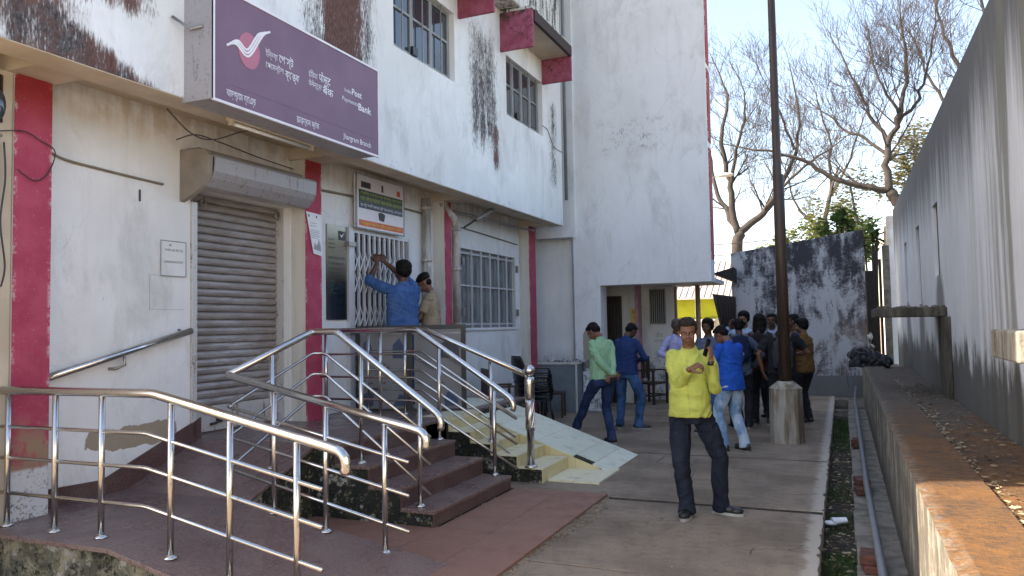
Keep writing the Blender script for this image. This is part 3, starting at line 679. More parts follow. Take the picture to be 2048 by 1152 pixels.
# second body behind the porch and the tall front wall
tw = MB(); tw.wall('y', 14.2, 14.62, -4.78, -2.15, -.1, 10.6, [(-4.24, -2.0, -.2, 2.36)])
tw.build('tower_wall', M['tower'], po, bevel=.006)
MB().box(-5.75, -4.782, 14.26, 14.6, -.1, 10.6).build('recessed_wall', M['tower'], po)
MB().box(-5.5, -4.70, 14.14, 14.255, 3.31, 10.6).build('recess_head', M['tower'], po)
MB().box(-4.775, -4.762, 14.13, 14.199, .95, 3.34).box(-5.45, -4.77, 14.10, 14.139, 3.29, 3.32).build('edge_trim', M['grey_metal'], po)
MB().box(-12, -3.05, 14.63, 17.35, 2.42, 10.6).box(-12, -4.78, 14.63, 17.35, -.1, 2.42).build('rear_block', M['tower'], po)
MB().box(-3.04, -2.2, 14.63, 16.2, 2.38, 2.46).build('porch_roof', M['offwhite'], po)
MB().box(-4.779, -4.6, 14.64, 16.9, -.1, 2.419).box(-4.6, -3.85, 15.6, 15.75, -.1, 2.418).build('porch_wall', M['offwhite'], po)
MB().box(-4.0, -3.26, 16.4, 16.6, -.1, 2.418).build('porch_end_wall', M['tower'], po)
MB().box(-3.90, -3.83, 15.50, 15.78, -.1, 2.419).build('column_face', M['pinkpale'], po)
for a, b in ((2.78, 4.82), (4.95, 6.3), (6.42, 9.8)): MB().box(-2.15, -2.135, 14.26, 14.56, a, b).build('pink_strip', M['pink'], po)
pd = MB().box(-4.62, -4.20, 15.52, 15.597, 0, 2.20).build('door', M['wood_dk'], po)
for i in range(6): MB().tube([(-4.58 + i * .07, 15.505, .02), (-4.58 + i * .07, 15.505, 2.18)], .009, 6).build('door_bar', M['wood_blk'], pd)
pw = MB().box(-3.80, -3.46, 16.36, 16.398, 1.62, 2.34).build('window', M['dark'], po)
for i in range(8): MB().box(-3.79 + i * .045, -3.772 + i * .045, 16.335, 16.36, 1.60, 2.36).build('window_bar', M['grey_metal'], pw)
MB().box(-4.56, -4.16, 13.98, 14.197, -.1, .74).prism([(-4.50, 14.0, .742), (-4.22, 14.0, .742), (-4.44, 14.0, .92)], (0, .19, 0)).build('plinth', M['tower'], po, bevel=.02)
MB().box(-5.5, -4.57, 13.6, 14.13, -.1, .885).build('counter', M['counter'], po)
MB().box(-5.5, -4.56, 13.58, 14.13, .887, .915).box(-4.572, -4.545, 13.58, 13.62, -.1, .885).build('counter_edge', M['offwhite'], po)
rub = MB()
for i in range(60):
    s_ = random.uniform(.012, .045); rub.ell((random.uniform(-5.3, -4.3), random.uniform(13.9, 14.1), .915 + s_ * .5), (s_, s_, s_ * .8), None, 6, 4)
rub.build('plaster_rubble', M['black_stain'], kind='stuff', label='crumbled plaster rubble on the counter top')
# ================================================================== DOWNPIPES, CABLES
def wallpipe(label, pts, r, collars, mat='pvc'):
    t = thing('downpipe', label, 'pipe'); MB().tube(pts, r, 14).build('pipe', M[mat], t)
    for z, x, y in collars: MB().tube([(x, y, z), (x, y, z + .06)], r * 1.18, 14).build('collar', M[mat], t); MB().box(x - .14, x, y - .01, y + .01, z + .02, z + .04).build('clamp', M['steel_d'], t)
    return t
wallpipe('grimy white downpipe left of the middle pink column', [(-5.42, 9.60, .6), (-5.42, 9.60, 3.46)], .062, [(1.75, -5.42, 9.6), (2.55, -5.42, 9.6), (3.3, -5.42, 9.6)])
wallpipe('grimy white downpipe with a bend beside the middle pink column', [(-5.28, 10.24, .6), (-5.28, 10.24, 3.12), (-5.29, 10.2, 3.24), (-5.34, 10.02, 3.36), (-5.34, 9.95, 3.46)], .066, [(1.62, -5.28, 10.24), (2.45, -5.28, 10.24), (3.05, -5.28, 10.24)])
wallpipe('thin grey pipe where the upper floor meets the tall wall', [(-4.66, 13.55, 3.95), (-4.66, 13.55, 10.2)], .03, [(6.5, -4.66, 13.55)], 'pipe_grey')
def cable(name, label, pts, r, mat, cat='cable'):
    # catmull-rom through the points
    p = [Vector(q) for q in pts]; out = []
    for i in range(len(p) - 1):
        a, b, c, d = p[max(i - 1, 0)], p[i], p[i + 1], p[min(i + 2, len(p) - 1)]
        for k in range(6):
            u = k / 6; out.append(.5 * ((2 * b) + (c - a) * u + (2 * a - 5 * b + 4 * c - d) * u * u + (3 * b - a - 3 * c + d) * u ** 3))
    out.append(p[-1]); return MB().tube(out, r, 6).build(name, M[mat], label=label, cat=cat)
w = WX + .012
cable('wall_conduit', 'pale conduit running from the left pink column to the shutter box', [(w, 3.86, 3.45), (w, 3.87, 3.1), (w, 4.02, 2.98), (w, 4.4, 2.95), (w, 4.95, 2.93), (w, 5.0, 2.93)], .011, 'cable', 'conduit')
cable('wall_conduit', 'pale conduit running behind the small sign towards the downpipes', [(w, 7.05, 3.22), (w, 7.6, 3.24), (w, 8.4, 3.26), (w, 9.2, 3.26), (w, 9.8, 3.25)], .016, 'cable', 'conduit')
cable('wall_conduit', 'thin conduit above the ground floor window', [(w, 10.3, 3.2), (w, 11.2, 3.18), (w, 12.2, 3.15), (w, 13.1, 3.12)], .012, 'cable', 'conduit')
cable('wall_conduit', 'dark conduit under the soffit from the bent downpipe to the far column', [(-5.38, 10.3, 3.38), (-5.38, 11.5, 3.40), (-5.38, 12.6, 3.41), (-5.28, 13.5, 3.41)], .016, 'steel_d', 'conduit')
cable('loose_cable', 'dark cable looping over the left pink column', [(-5.285, 3.42, 3.02), (-5.28, 3.6, 3.06), (-5.28, 3.72, 3.02), (-5.28, 3.84, 2.96), (-5.28, 3.78, 2.78), (-5.28, 3.68, 2.72), (-5.28, 3.56, 2.78)], .0045, 'cable_blk')
cable('loose_cable', 'black cable hanging below the big purple sign', [(-5.0, 4.6, 3.44), (-4.95, 4.8, 3.28), (-4.9, 5.0, 3.26), (-4.75, 5.2, 3.36), (-4.75, 5.5, 3.44)], .006, 'cable_blk')
cable('loose_cable', 'black cable running along the wall over the shutter hood', [(-5.3, 4.98, 3.3), (-5.2, 5.1, 3.36), (-5.1, 5.3, 3.32), (-5.1, 5.8, 3.28), (-5.1, 6.3, 3.26)], .006, 'cable_blk')
cable('loose_cable', 'thin wire looping on the wall right of the far upper window', [(-4.69, 12.42, 5.1), (-4.69, 12.7, 5.08), (-4.69, 13.0, 4.85), (-4.69, 13.5, 4.84)], .006, 'cable')
cable('wall_conduit', 'vertical conduit on the cream wall left of the pink column', [(-5.28, 3.40, .6), (-5.28, 3.40, 2.2), (-5.285, 3.42, 2.9), (-5.29, 3.45, 3.0)], .012, 'cable', 'conduit')
cable('loose_cable', 'brown cable twisting beside the conduit at the left edge', [(-5.275, 3.46, 2.95), (-5.27, 3.47, 2.7), (-5.27, 3.44, 2.4), (-5.27, 3.475, 2.1), (-5.27, 3.45, 1.95)], .007, 'cable_blk')
for zz in (2.25, 2.55, 2.1, 1.95): pass
wl = thing('wall_lamp', 'glass bulkhead lamp at the top left edge on the cream column', 'lamp', (-5.24, 3.36, 3.05))
MB().tube([(0, 0, .02), (0, 0, .34)], .06, 16, asp=(1, .8)).build('lamp_case', M['plastic_blk'], wl); MB().ell((.03, .01, .13), (.05, .05, .11)).build('lamp_glass', M['glass_w'], wl)
# tube light under the sign
tl = thing('tube_light', 'long fluorescent tube fitting under the purple sign', 'light', (-4.73, 5.02, 3.40))
MB().box(-.045, .03, 0, 1.1, .01, .05).build('housing', M['cream'], tl); MB().tube([(0, .03, -.012), (0, 1.07, -.012)], .014, 10).build('tube', M['paper'], tl)
for y in (.0, 1.07): MB().box(-.02, .02, y, y + .03, -.03, .01).build('holder', M['cream'], tl)
fl = thing('arm_lamp', 'grey lamp head on a short arm sticking out beside the bent downpipe', 'light', (-5.2, 10.36, 3.12))
MB().tube([(0, 0, 0), (.12, .25, .16)], .016, 8).build('arm', M['plastic_blk'], fl); MB().tube([(.10, .2, .13), (.22, .62, .36)], [.05, .055], 12, asp=(1, .6)).build('lamp_head', M['grey_metal'], fl)
hr = thing('wall_handrail', 'steel handrail fixed to the white wall left of the shutter', 'handrail')
MB().tube([(-5.42, 3.85, 1.285), (-5.42, 5.27, 1.628)], .03, 14).build('rail', M['steel'], hr)
MB().tube([(-5.42, 4.56, 1.43), (-5.42, 4.57, 1.36), (-5.46, 4.52, 1.33), (-5.5, 4.48, 1.33)], .012, 8).build('bracket', M['steel_d'], hr)
MB().tube([(-5.42, 5.2, 1.61), (-5.5, 5.2, 1.64)], .012, 8).build('bracket', M['steel_d'], hr)

# ================================================================== STEEL RAILINGS
def railing(label, top, bars, posts, curl=None, attach=None):
    t = thing('steel_railing', label, 'railing', group='stainless steel railings of the ramp and stairs')
    p = [Vector(q) for q in top]
    if curl: 
        d = Vector(curl); e = p[-1]; p = p[:-1] + [e - d * .10, e - d * .03 + Vector((0, 0, -.004)), e + Vector((0, 0, -.03)), e + d * .012 + Vector((0, 0, -.075)), e + d * .0 + Vector((0, 0, -.115))]
    # round the corners a little
    q = [p[0]]
    for i in range(1, len(p) - 1):
        a = (p[i - 1] - p[i]); b = (p[i + 1] - p[i]); r = min(.035, a.length * .4, b.length * .4)
        q += [p[i] + a.normalized() * r, p[i] + (a.normalized() + b.normalized()) * r * .22, p[i] + b.normalized() * r]
    q.append(p[-1]); MB().tube(q, .0285, 16).build('handrail', M['steel'], t)
    for b in bars:
        bb = [Vector(v) for v in b]; qq = [bb[0]]
        for i in range(1, len(bb) - 1):
            a = (bb[i - 1] - bb[i]); c = (bb[i + 1] - bb[i]); qq += [bb[i] + a.normalized() * .02, bb[i] + c.normalized() * .02]
        qq.append(bb[-1]); MB().tube(qq, .0125, 10).build('rail_bar', M['steel'], t)
    for (x, y, z0, z1) in posts:
        MB().tube([(x, y, z0 + .012), (x, y, z1)], .0195, 14).build('post', M['steel'], t)
        MB().lathe((x, y, z0 + .001), [(.042, 0), (.042, .008), (.030, .016), (.024, .024)], 16).build('post_flange', M['steel'], t)
    return t
def off(pts, dz): return [(x, y, z + d) for (x, y, z), d in zip(pts, dz if isinstance(dz, (list, tuple)) else [dz] * len(pts))]
ya = 3.5
railing('stainless steel railing along the front edge of the ramp, nearest the camera', [(-6.4, ya, 1.24), (-3.91, ya, 1.245), (-2.50, ya, .955)],
        [[(-6.4, ya, 1.24 - d), (-3.97, ya, 1.245 - d), (-2.65, ya, .985 - d * .98)] for d in (.245, .455, .69)],
        [(x, ya, z, 1.22 if x < -3.92 else 1.22 - (x + 3.91) * .207) for x, z in ((-5.72, .33), (-5.25, .33), (-4.78, .33), (-4.35, .33), (-3.76, zr(-3.76)), (-3.30, zr(-3.3)), (-2.82, zr(-2.82)))], curl=(1, 0, -.2))
yb = 4.55
railing('stainless steel railing from the low ramp corner up beside the shutter landing', [(-2.60, yb, .92), (-4.31, yb, 1.285), (-4.29, 5.54, 1.60), (-4.04, 5.55, 1.60), (-3.03, 5.55, .905)][1:],
        [[(-2.73, yb, .92 - d + .03), (-4.27, yb, 1.285 - d), (-4.31, yb + .02, 1.285 - d), (-4.28, 5.53, 1.6 - d * .8), (-4.16, 5.55, 1.60 - d * .8), (-3.12, 5.55, .92 - d + .04)][1:] for d in (.235, .46, .70)],
        [(-4.29, 5.02, .50, 1.42), (-3.79, 5.55, .48, 1.41), (-3.22, 5.55, .16, 1.02)], curl=(1, 0, -.65))
railing('steel railing on the rear side of the low ramp before the granite steps', [(-4.31, yb, 1.285), (-2.60, yb, .92)],
        [[(-4.31, yb, 1.285 - d), (-2.73, yb, .945 - d)] for d in (.235, .46, .70)],
        [(-3.87, yb, zr(-3.87), 1.18), (-3.41, yb, zr(-3.41), 1.08), (-2.92, yb, zr(-2.92), .98)], curl=(1, 0, -.2))
railing('stainless steel railing on the far side of the granite steps, tied into the column', [(-5.32, 7.0, 1.60), (-4.10, 7.02, 1.60), (-3.02, 7.02, .90)],
        [[(-5.32, 7.0, 1.60 - d), (-4.13, 7.02, 1.60 - d), (-2.98, 7.02, .90 - d + .06)] for d in (.255, .50, .74)],
        [(-5.25, 7.02, .64, 1.59), (-4.55, 7.02, .64, 1.59), (-3.80, 6.95, .48, 1.40), (-3.19, 6.95, .16, .98)], curl=(1, 0, -.65))
rf = railing('stainless steel railing of the tiled steps ending at the ball topped post', [(-5.2, 7.62, 1.60), (-4.33, 7.6, 1.60), (-3.05, 7.5, 1.10)],
        [[(-5.2, 7.62, 1.60 - d), (-4.38, 7.6, 1.60 - d), (-3.22, 7.55, .66 + .24 - d)] for d in (.245, .46, .68)],
        [(-5.1, 7.62, .64, 1.59), (-4.6, 7.61, .64, 1.59), (-3.50, 7.55, .385, 1.27)])
bp = thing('ball_post', 'fluted steel newel post with a ball on top at the foot of the tiled steps', 'post', (-3.03, 7.50, .15))
MB().tube([(0, 0, .01), (0, 0, .92)], .040, 18).build('shaft', M['steel'], bp)
tws = MB()
for k in range(6): tws.tube([(.042 * math.cos(k * PI / 3 + u * 2.4), .042 * math.sin(k * PI / 3 + u * 2.4), .38 + u * .32) for u in [i / 8 for i in range(9)]], .009, 6)
tws.build('twist', M['steel'], bp)
MB().lathe((0, 0, .70), [(.05, 0), (.055, .02), (.055, .2), (.05, .23), (.02, .245)], 18).build('cap', M['steel'], bp)
MB().ell((0, 0, 1.0), .062, None, 20, 14).build('ball', M['steel'], bp); MB().lathe((0, 0, 0), [(.07, 0), (.07, .012), (.05, .03)], 16).build('post_flange', M['steel'], bp)
# ================================================================== RIGHT SIDE
rw = thing('boundary_wall', 'tall rain streaked grey white wall with narrow slits on the right', 'wall')
slits = [(10.72, 11.28, 2.16, 3.06), (13.2, 13.8, 1.85, 3.05), (15.7, 16.3, 1.95, 3.03)]
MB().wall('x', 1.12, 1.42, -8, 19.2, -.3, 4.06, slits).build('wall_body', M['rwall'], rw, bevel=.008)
for a, b, c, d in slits: MB().box(1.165, 1.40, a + .002, b - .002, c + .002, d - .002).build('slit_back', M['dark'], rw)  # near-black fill, the shade of the deep recesses put into the colour
MB().box(.36, 1.119, 10.18, 11.5, 1.64, 1.755).build('ledge', M['dkcem2'], rw, bevel=.015)
MB().box(1.06, 1.119, 9.9, 10.6, .70, 1.639).build('dark_strip', M['dkcem2'], rw, bevel=.01)  # thin added slab for the dark strip on the wall below the ledge
MB().box(.85, 1.119, 4.83, 5.62, 1.37, 1.545).build('ledge', M['ltcem'], rw, bevel=.012)
rubb = MB()
for i in range(70):
    s_ = random.uniform(.008, .03); rubb.ell((random.uniform(.4, 1.1), random.uniform(10.2, 11.4), 1.758 + s_ * .3), (s_, s_ * 1.3, s_ * .6), None, 6, 4)
rubb.build('ledge_rubble', M['planter'], kind='stuff', label='crumbs of mortar on the wall ledge')
fw = thing('boundary_wall', 'lower continuation of the white wall catching the sun past the tall wall', 'wall')
MB().box(1.03, 1.4, 20.1, 20.4, -.3, 4.05).box(1.0, 1.3, 20.4, 24, -.3, 3.85).build('wall_body', M['lower'], fw)
pl = thing('raised_planter', 'long cement planter wall with rust brown top beside the drain', 'planter')
def bumpy(x0, x1, y0, y1, z1, z0=-.3, ny=150, nx=5, amp=.008):
    mb = MB(); vs = []; fs = []
    for j in range(ny + 1):
        y = y0 + (y1 - y0) * j / ny
        row = []
        for i in range(nx + 1):
            x = x0 + (x1 - x0) * i / nx; e = .012 if i in (0,) else 0
            nn = mnoise.noise(Vector((x * 9, y * 5, z1))) * amp
            row.append((x + mnoise.noise(Vector((y * 6, i, 3))) * amp * (1 if i == 0 else .2), y, z1 + nn - e))
        vs += [(x0 + mnoise.noise(Vector((y * 3, 7, 1))) * amp * .6, y, z0)] + row + [(x1, y, z0)]
    m_ = nx + 3
    for j in range(ny):
        for i in range(m_ - 1): fs.append((j * m_ + i, j * m_ + i + 1, (j + 1) * m_ + i + 1, (j + 1) * m_ + i))
    fs.append(tuple(range(m_ - 1, -1, -1))); fs.append(tuple(range(ny * m_, ny * m_ + m_)))
    return mb.add(vs, fs, False)
bumpy(.33, .66, -4, 16.5, .75).build('coping', M['planter'], pl, fix=True)
bumpy(.661, 1.118, -4, 16.5, .712, amp=.014).build('planter_fill', M['planter'], pl)
MB().box(.34, 1.0, 16.5, 17.6, -.3, .70).build('planter_end', M['concrete_lt'], pl)
ew = thing('end_wall', 'blackened cement wall with sloping top closing the passage', 'wall')
MB().prism([(-2.27, 17.9, -.2), (.47, 17.9, -.2), (.47, 17.9, 3.53), (-2.27, 17.9, 3.17)], (0, .22, 0)).build('wall_body', M['greyend'], ew, bevel=.012)
# the gap beyond: boards, orange post
for (x0, x1, y, z1, mt, lb, nm, ct) in ((.53, .70, 19.6, 2.75, 'wood_blk', 'black board leaning in the gap behind the end wall', 'board', 'board'), (.68, .80, 19.9, 3.25, 'wood_blk', 'narrow blackened board standing in the gap beside the white wall', 'board', 'board'), (.80, .86, 19.45, 3.0, 'brick', 'rust red post in the gap beside the white wall', 'post', 'post')):
    MB().box(x0, x1, y, y + .06, -.2, z1).build(nm, M[mt], label=lb, cat=ct, bevel=.006)
MB().box(.88, 1.03, 19.35, 19.5, -.2, 3.3).build('gate_pillar', M['concrete_lt'], label='weathered grey pillar in the gap beside the tall wall', cat='pillar', bevel=.01)
# service pipe on bricks
MB().tube([(.17, -5, .105), (.17, 5, .10), (.15, 8, .105), (.16, 12, .10), (.17, 16.2, .12), (.2, 16.6, .3)], .027, 12).build('service_pipe', M['pipe_grey'], label='grey plastic pipe running on bricks along the planter', cat='pipe')
def brk(x, y, z, rz, label):
    MB().box(-.06, .06, -.115, .115, 0, .055).build('brick', M['brick'], loc=(x, y, z), rz=rz, label=label, cat='brick', group='bricks propping the pipe', bevel=.008)
brk(.12, 5.66, -.03, .12, 'lower red brick of the pair under the pipe nearest the camera')
brk(.11, 5.68, .026, -.05, 'upper red brick of the pair under the pipe nearest the camera')
brk(.11, 8.12, -.03, .1, 'red brick under the pipe, nearer one of the middle three')
brk(.11, 8.42, -.03, -.1, 'red brick under the pipe, farther one of the middle three')
brk(.115, 8.30, .026, .15, 'red brick lying on top of the middle two under the pipe')
brk(.115, 11.0, -.03, .1, 'dark brick under the pipe beside the mossy drain')
brk(.115, 11.0, .026, -.1, 'dark brick stacked on another beside the mossy drain')
# flagpole
fp = thing('tall_pole', 'tall rusty pole set in a pale octagonal concrete base', 'pole', (-.735, 11.0, 0))
def octo(r0, r1, z0, z1):
    return [(r0, z0), (r1, z1)]
ob = MB().lathe((0, 0, 0), [(.225, -.02), (.214, .70), (.220, .72), (.12, .80), (.10, .815)], 8, smooth=False)
ob.build('pole_base', (lambda t: t.done(t.mix(t.ss(t.noise(t.sc(t.obj(), (8, 8, 1.2)), 1, 6, .7), .42, .62), (.36, .335, .285), (.17, .13, .09)), .9, t.noise(t.obj(), 30, 5), .5, .01))(T('stained concrete base')), fp, bevel=.01, fix=True)
MB().tube([(0, 0, .8), (0, 0, 3.6), (-.01, 0, 3.62), (-.01, 0, 7.2)], [.080, .072, .056, .046], 16).build('shaft', M['pole'], fp)
MB().box(-.02, .02, -.5, .5, 0, .01) 
MB().tube([(-2.71, 16.0, 0), (-2.71, 16.0, 2.39)], .05, 12).build('porch_post', M['pillar_orange'], label='rust orange post holding the porch roof before the yellow house', cat='post')
MB().tube([(-3.22, 16.3, 0), (-3.22, 16.3, 2.39)], .03, 8).build('porch_post', M['pillar_orange'], label='thin brown post at the corner of the white porch wall', cat='post')
# ================================================================== YELLOW HOUSE
M['yhouse'] = simple('yellow house paint', (.50, .50, .035), .8, .15, 2)
M['leaf_txt'] = simple('green paint', (.10, .16, .02), .8)
M['roofm'] = simple('ribbed roof sheet', (.40, .34, .31), .6, .2, 1.5)
yh = thing('yellow_house', 'low yellow house with ribbed roof behind the porch', 'building')
MB().box(-9, -2.0, 26, 30, -.2, 2.42).build('wall', M['yhouse'], yh)
rf_ = MB().prism([(-9.3, 25.6, 2.38), (-9.3, 28.2, 3.75), (-9.3, 28.2, 3.79), (-9.3, 25.6, 2.42)], (7.9, 0, 0)).build('roof', M['roofm'], yh)
for i in range(39):
    x = -9.2 + i * .2; MB().prism([(x, 25.6, 2.422), (x + .07, 25.6, 2.422), (x + .05, 25.6, 2.46), (x + .02, 25.6, 2.46)], (0, 2.6, 1.37)).build('roof_rib', M['roofm'], yh)
text('lettering', 'ডাকঘর ও পরিষেবা কেন্দ্র', M['leaf_txt'], yh, (-5.05, 25.99, 1.70), (1, 0, 0), (0, 0, 1), .16, 2.1)
hs = thing('white_house', 'small pale house with a gable far behind the porch post', 'building')
MB().box(-5.5, -2.2, 24.8, 25.2, -.2, 1.72).build('wall', M['lower'], hs)
MB().prism([(-3.8, 24.7, 1.4), (-3.2, 24.7, 1.4), (-3.2, 24.7, 1.6), (-3.5, 24.7, 1.85), (-3.8, 24.7, 1.6)], (0, .1, 0)).build('gable', M['concrete_lt'], hs)
tp = thing('tarpaulin', 'dark pleated tarpaulin hanging from the end wall corner', 'tarpaulin')
mb = MB(); n_ = 22; vs = []
for j in range(7):
    for i in range(n_):
        u = i / (n_ - 1); v = j / 6
        xt = -2.66 + .50 * u; zt = 2.26 - .08 * u
        xb = -2.42 + .24 * u + .02; zb = 1.0
        vs.append((xt + (xb - xt) * v, 17.6 + .03 * math.sin(i * 2.1) * (.5 + v) + .06 * u, zt + (zb - zt) * v))
fs = [(j * n_ + i, j * n_ + i + 1, (j + 1) * n_ + i + 1, (j + 1) * n_ + i) for j in range(6) for i in range(n_ - 1)]
o = mb.add(vs, fs).build('cloth', simple('dark brown tarpaulin', (.05, .04, .035), .6), tp); o.modifiers.new('s', 'SOLIDIFY').thickness = .006
MB().prism([(-2.62, 17.4, 2.70), (-2.15, 17.4, 2.50), (-2.15, 17.4, 2.82)], (0, .5, -.02)).build('awning_sheet', M['wood_blk'], label='dark awning sheet poking out above the end wall corner', cat='awning')
# ================================================================== SIGNS
sg = thing('bank_sign', 'big purple bank sign with red disc and white wave on the upper floor', 'sign')
MB().box(UX, -4.412, 4.50, 6.80, 3.42, 4.32).build('sign_box', M['hood'], sg)
MB().box(-4.411, -4.403, 4.50, 6.80, 3.42, 4.32).build('sign_face', M['purple'], sg)
fr = MB(); 
for a in ((4.49, 6.81, 3.405, 3.425), (4.49, 6.81, 4.315, 4.335), (4.49, 4.505, 3.425, 4.315), (6.795, 6.81, 3.425, 4.315)): fr.box(-4.415, -4.395, *a)
fr.build('sign_frame', M['sign_white'], sg)
SX = -4.402
def flat_yz(name, pts, mat, parent, x): return MB().prism([(x, p[0], p[1]) for p in pts], (.0025, 0, 0)).build(name, mat, parent)
cy, cz = 4.885, 3.915
flat_yz('red_disc', [(cy + .125 * math.cos(a * PI / 18), cz + .15 * math.sin(a * PI / 18)) for a in range(36)], M['sign_pink'], sg, SX)
def swoosh(dy, dz, k):
    pts = [(4.63, 3.88), (4.69, 3.915), (4.74, 3.92), (4.79, 3.89), (4.83, 3.865), (4.88, 3.87), (4.94, 3.94), (5.0, 4.035), (5.07, 4.125), (5.16, 4.17)]
    pts = [((p[0] - 4.86) * k + 4.86 + dy, (p[1] - 3.865) * k + 3.865 + dz) for p in pts]; SX = -4.402 + (1 - k) * .004
    q = []
    for i in range(len(pts) - 1):
        a, b, c, d = [Vector((*pts[max(0, min(len(pts) - 1, j))], 0)) for j in (i - 1, i, i + 1, i + 2)]
        for u in (0, .33, .66): q.append(.5 * ((2 * b) + (c - a) * u + (2 * a - 5 * b + 4 * c - d) * u * u + (3 * b - a - 3 * c + d) * u ** 3))
    L, R = [], []
    for i in range(len(q)):
        t_ = (q[min(i + 1, len(q) - 1)] - q[max(i - 1, 0)]).normalized(); n_ = Vector((-t_.y, t_.x, 0)) * .009
        L.append(q[i] + n_); R.append(q[i] - n_)
    mb = MB()
    for i in range(len(q) - 1): mb.prism([(SX + .003, L[i].x, L[i].y), (SX + .003, L[i + 1].x, L[i + 1].y), (SX + .003, R[i + 1].x, R[i + 1].y), (SX + .003, R[i].x, R[i].y)], (.003, 0, 0))
    mb.build('white_wave', M['sign_white'], sg, fix=False)
swoosh(0, 0, 1); swoosh(-.005, .026, .84); swoosh(-.010, .052, .68)
U_, V_ = (0, 1, 0), (0, 0, 1)
def st_(body, y, z, size, width, bold=0, mat='sign_white'): text('lettering', body, M[mat], sg, (SX + .001, y, z), U_, V_, size, width, bold)
st_('ইিন্ডয়া', 5.08, 3.94, .075, .15); st_('েপা' + 'স্ট', 5.25, 3.94, .095, .19, .012)
st_('েপেমন্টস', 5.08, 3.845, .07, .23); st_('ব্যাঙ্ক', 5.33, 3.825, .10, .19, .012)
st_('इंिडया', 5.65, 3.935, .075, .13); st_('पोस्ट', 5.80, 3.935, .10, .18, .012)
st_('पेमेन्ट्स', 5.65, 3.85, .07, .19); st_('बैंक', 5.86, 3.83, .10, .16, .012)
st_('India', 6.20, 3.945, .055, .11); st_('Post', 6.32, 3.945, .09, .17, .02)
st_('Payments', 6.16, 3.85, .06, .26); st_('Bank', 6.43, 3.82, .10, .23, .02)
st_('ঝাড়গ্রাম ব্রাঞ্চ', 4.63, 3.475, .085, .33, .006); st_('झाड़ग्राम ब्रांच', 5.48, 3.472, .08, .32, .006); st_('Jhargram Branch', 6.18, 3.475, .075, .48, .01)
MB().box(SX, SX + .001, 4.66, 6.7, 3.575, 3.578).build('seam_line', M['purple'], sg)
MB().box(-4.72, -4.40, 4.49, 4.497, 3.42, 4.30).build('side_plate', M['hood'], sg)
MB().tube([(UX + .02, 4.35, 4.06), (-4.6, 4.46, 3.98), (-4.5, 4.485, 4.0)], .012, 6).build('bracket', M['steel_d'], sg)

s2 = thing('office_sign', 'small white notice sign with dark green band and orange strip above the gate', 'sign')
X2 = -5.40
MB().box(X2 - .05, X2 - .006, 7.86, 8.95, 2.865, 3.52).build('sign_board', M['sign_white'], s2); MB().box(X2 - .012, X2, 7.835, 7.86, 2.85, 3.53).box(X2 - .012, X2, 8.945, 8.965, 2.85, 3.53).box(X2 - .012, X2, 7.86, 8.945, 2.85, 2.868).build('sign_frame', M['grey_metal'], s2)
M['green_dk'] = simple('dark green print', (.018, .04, .025), .4); M['orange'] = simple('orange print', (.62, .11, .03), .4); M['yell'] = simple('yellow print', (.65, .45, .05), .4); M['navyp'] = simple('navy print', (.02, .03, .07), .4); M['lime'] = simple('yellow green print', (.38, .42, .10), .4)
def f2(name, y0, y1, z0, z1, mat, e=0): MB().box(X2 - .006 + e, X2 - .003 + e, y0, y1, z0, z1).build(name, M[mat], s2)
f2('green_band', 7.90, 8.92, 3.19, 3.34, 'green_dk'); f2('navy_band', 7.90, 8.92, 3.11, 3.189, 'navyp')
f2('orange_strip', 7.90, 8.93, 2.89, 2.965, 'orange'); f2('emblem_box', 7.95, 8.16, 3.37, 3.445, 'ink'); f2('red_emblem', 8.78, 8.86, 3.37, 3.44, 'orange'); f2('pillar_emblem', 8.41, 8.45, 3.37, 3.46, 'ink')
MB().prism([(X2 - .006, 8.33, 3.09), (X2 - .006, 8.35, 3.0), (X2 - .006, 8.46, 2.99), (X2 - .006, 8.49, 3.08), (X2 - .006, 8.41, 3.105)], (.004, 0, 0)).build('booklet_emblem', M['ink'], s2)
def t2(body, y, z, s_, w_, mat, bold=0): text('lettering', body, M[mat], s2, (X2 - .002, y, z), U_, V_, s_, w_, bold)
t2('ভারতীয় ডাকঘর সেবা কেন্দ্র, ঝাড়গ্রাম', 7.93, 3.285, .05, .96, 'lime'); t2('POST OFFICE PASSPORT SEVA KENDRA, JHARGRAM', 7.93, 3.215, .06, .96, 'lime', .01)
t2('পোস্ট অফিস পাসপোর্ট সেবা কেন্দ্র, ঝাড়গ্রাম', 7.93, 3.135, .05, .96, 'sign_white'); t2('Midnapore Head Post Office, Jhargram - 721507', 7.95, 2.91, .055, .93, 'yell', .01)

pq = thing('glass_plaque', 'tall mirror dark information plaque between the pink column and the gate', 'plaque')
M['plaque'] = (lambda t: t.done(t.mix(t.ss(t.sep(t.pos())[2], 2.1, 2.5), (.012, .016, .02), (.21, .20, .15)), .12, None, spec=.8))(T('glossy plaque face'))
MB().box(WX, WX + .02, 7.36, 7.745, 1.73, 2.85).build('plaque_panel', M['plaque'], pq)
X3 = WX + .022
MB().box(X3, X3 + .002, 7.58, 7.72, 2.68, 2.79).build('emblem_box', M['ink'], pq); MB().prism([(X3 + .002, 7.60, 2.75), (X3 + .002, 7.64, 2.71), (X3 + .002, 7.70, 2.78), (X3 + .002, 7.64, 2.735)], (.002, 0, 0)).build('emblem_tick', M['sign_white'], pq)
for i, (b_, s_, w_) in enumerate((('পোস্ট অফিস', .03, .1), ('সেবা কেন্দ্র', .03, .12), ('ঝাড়গ্রাম', .03, .13))): text('lettering', b_, M['ink'], pq, (X3, 7.385, 2.66 - i * .045), U_, V_, s_, w_)
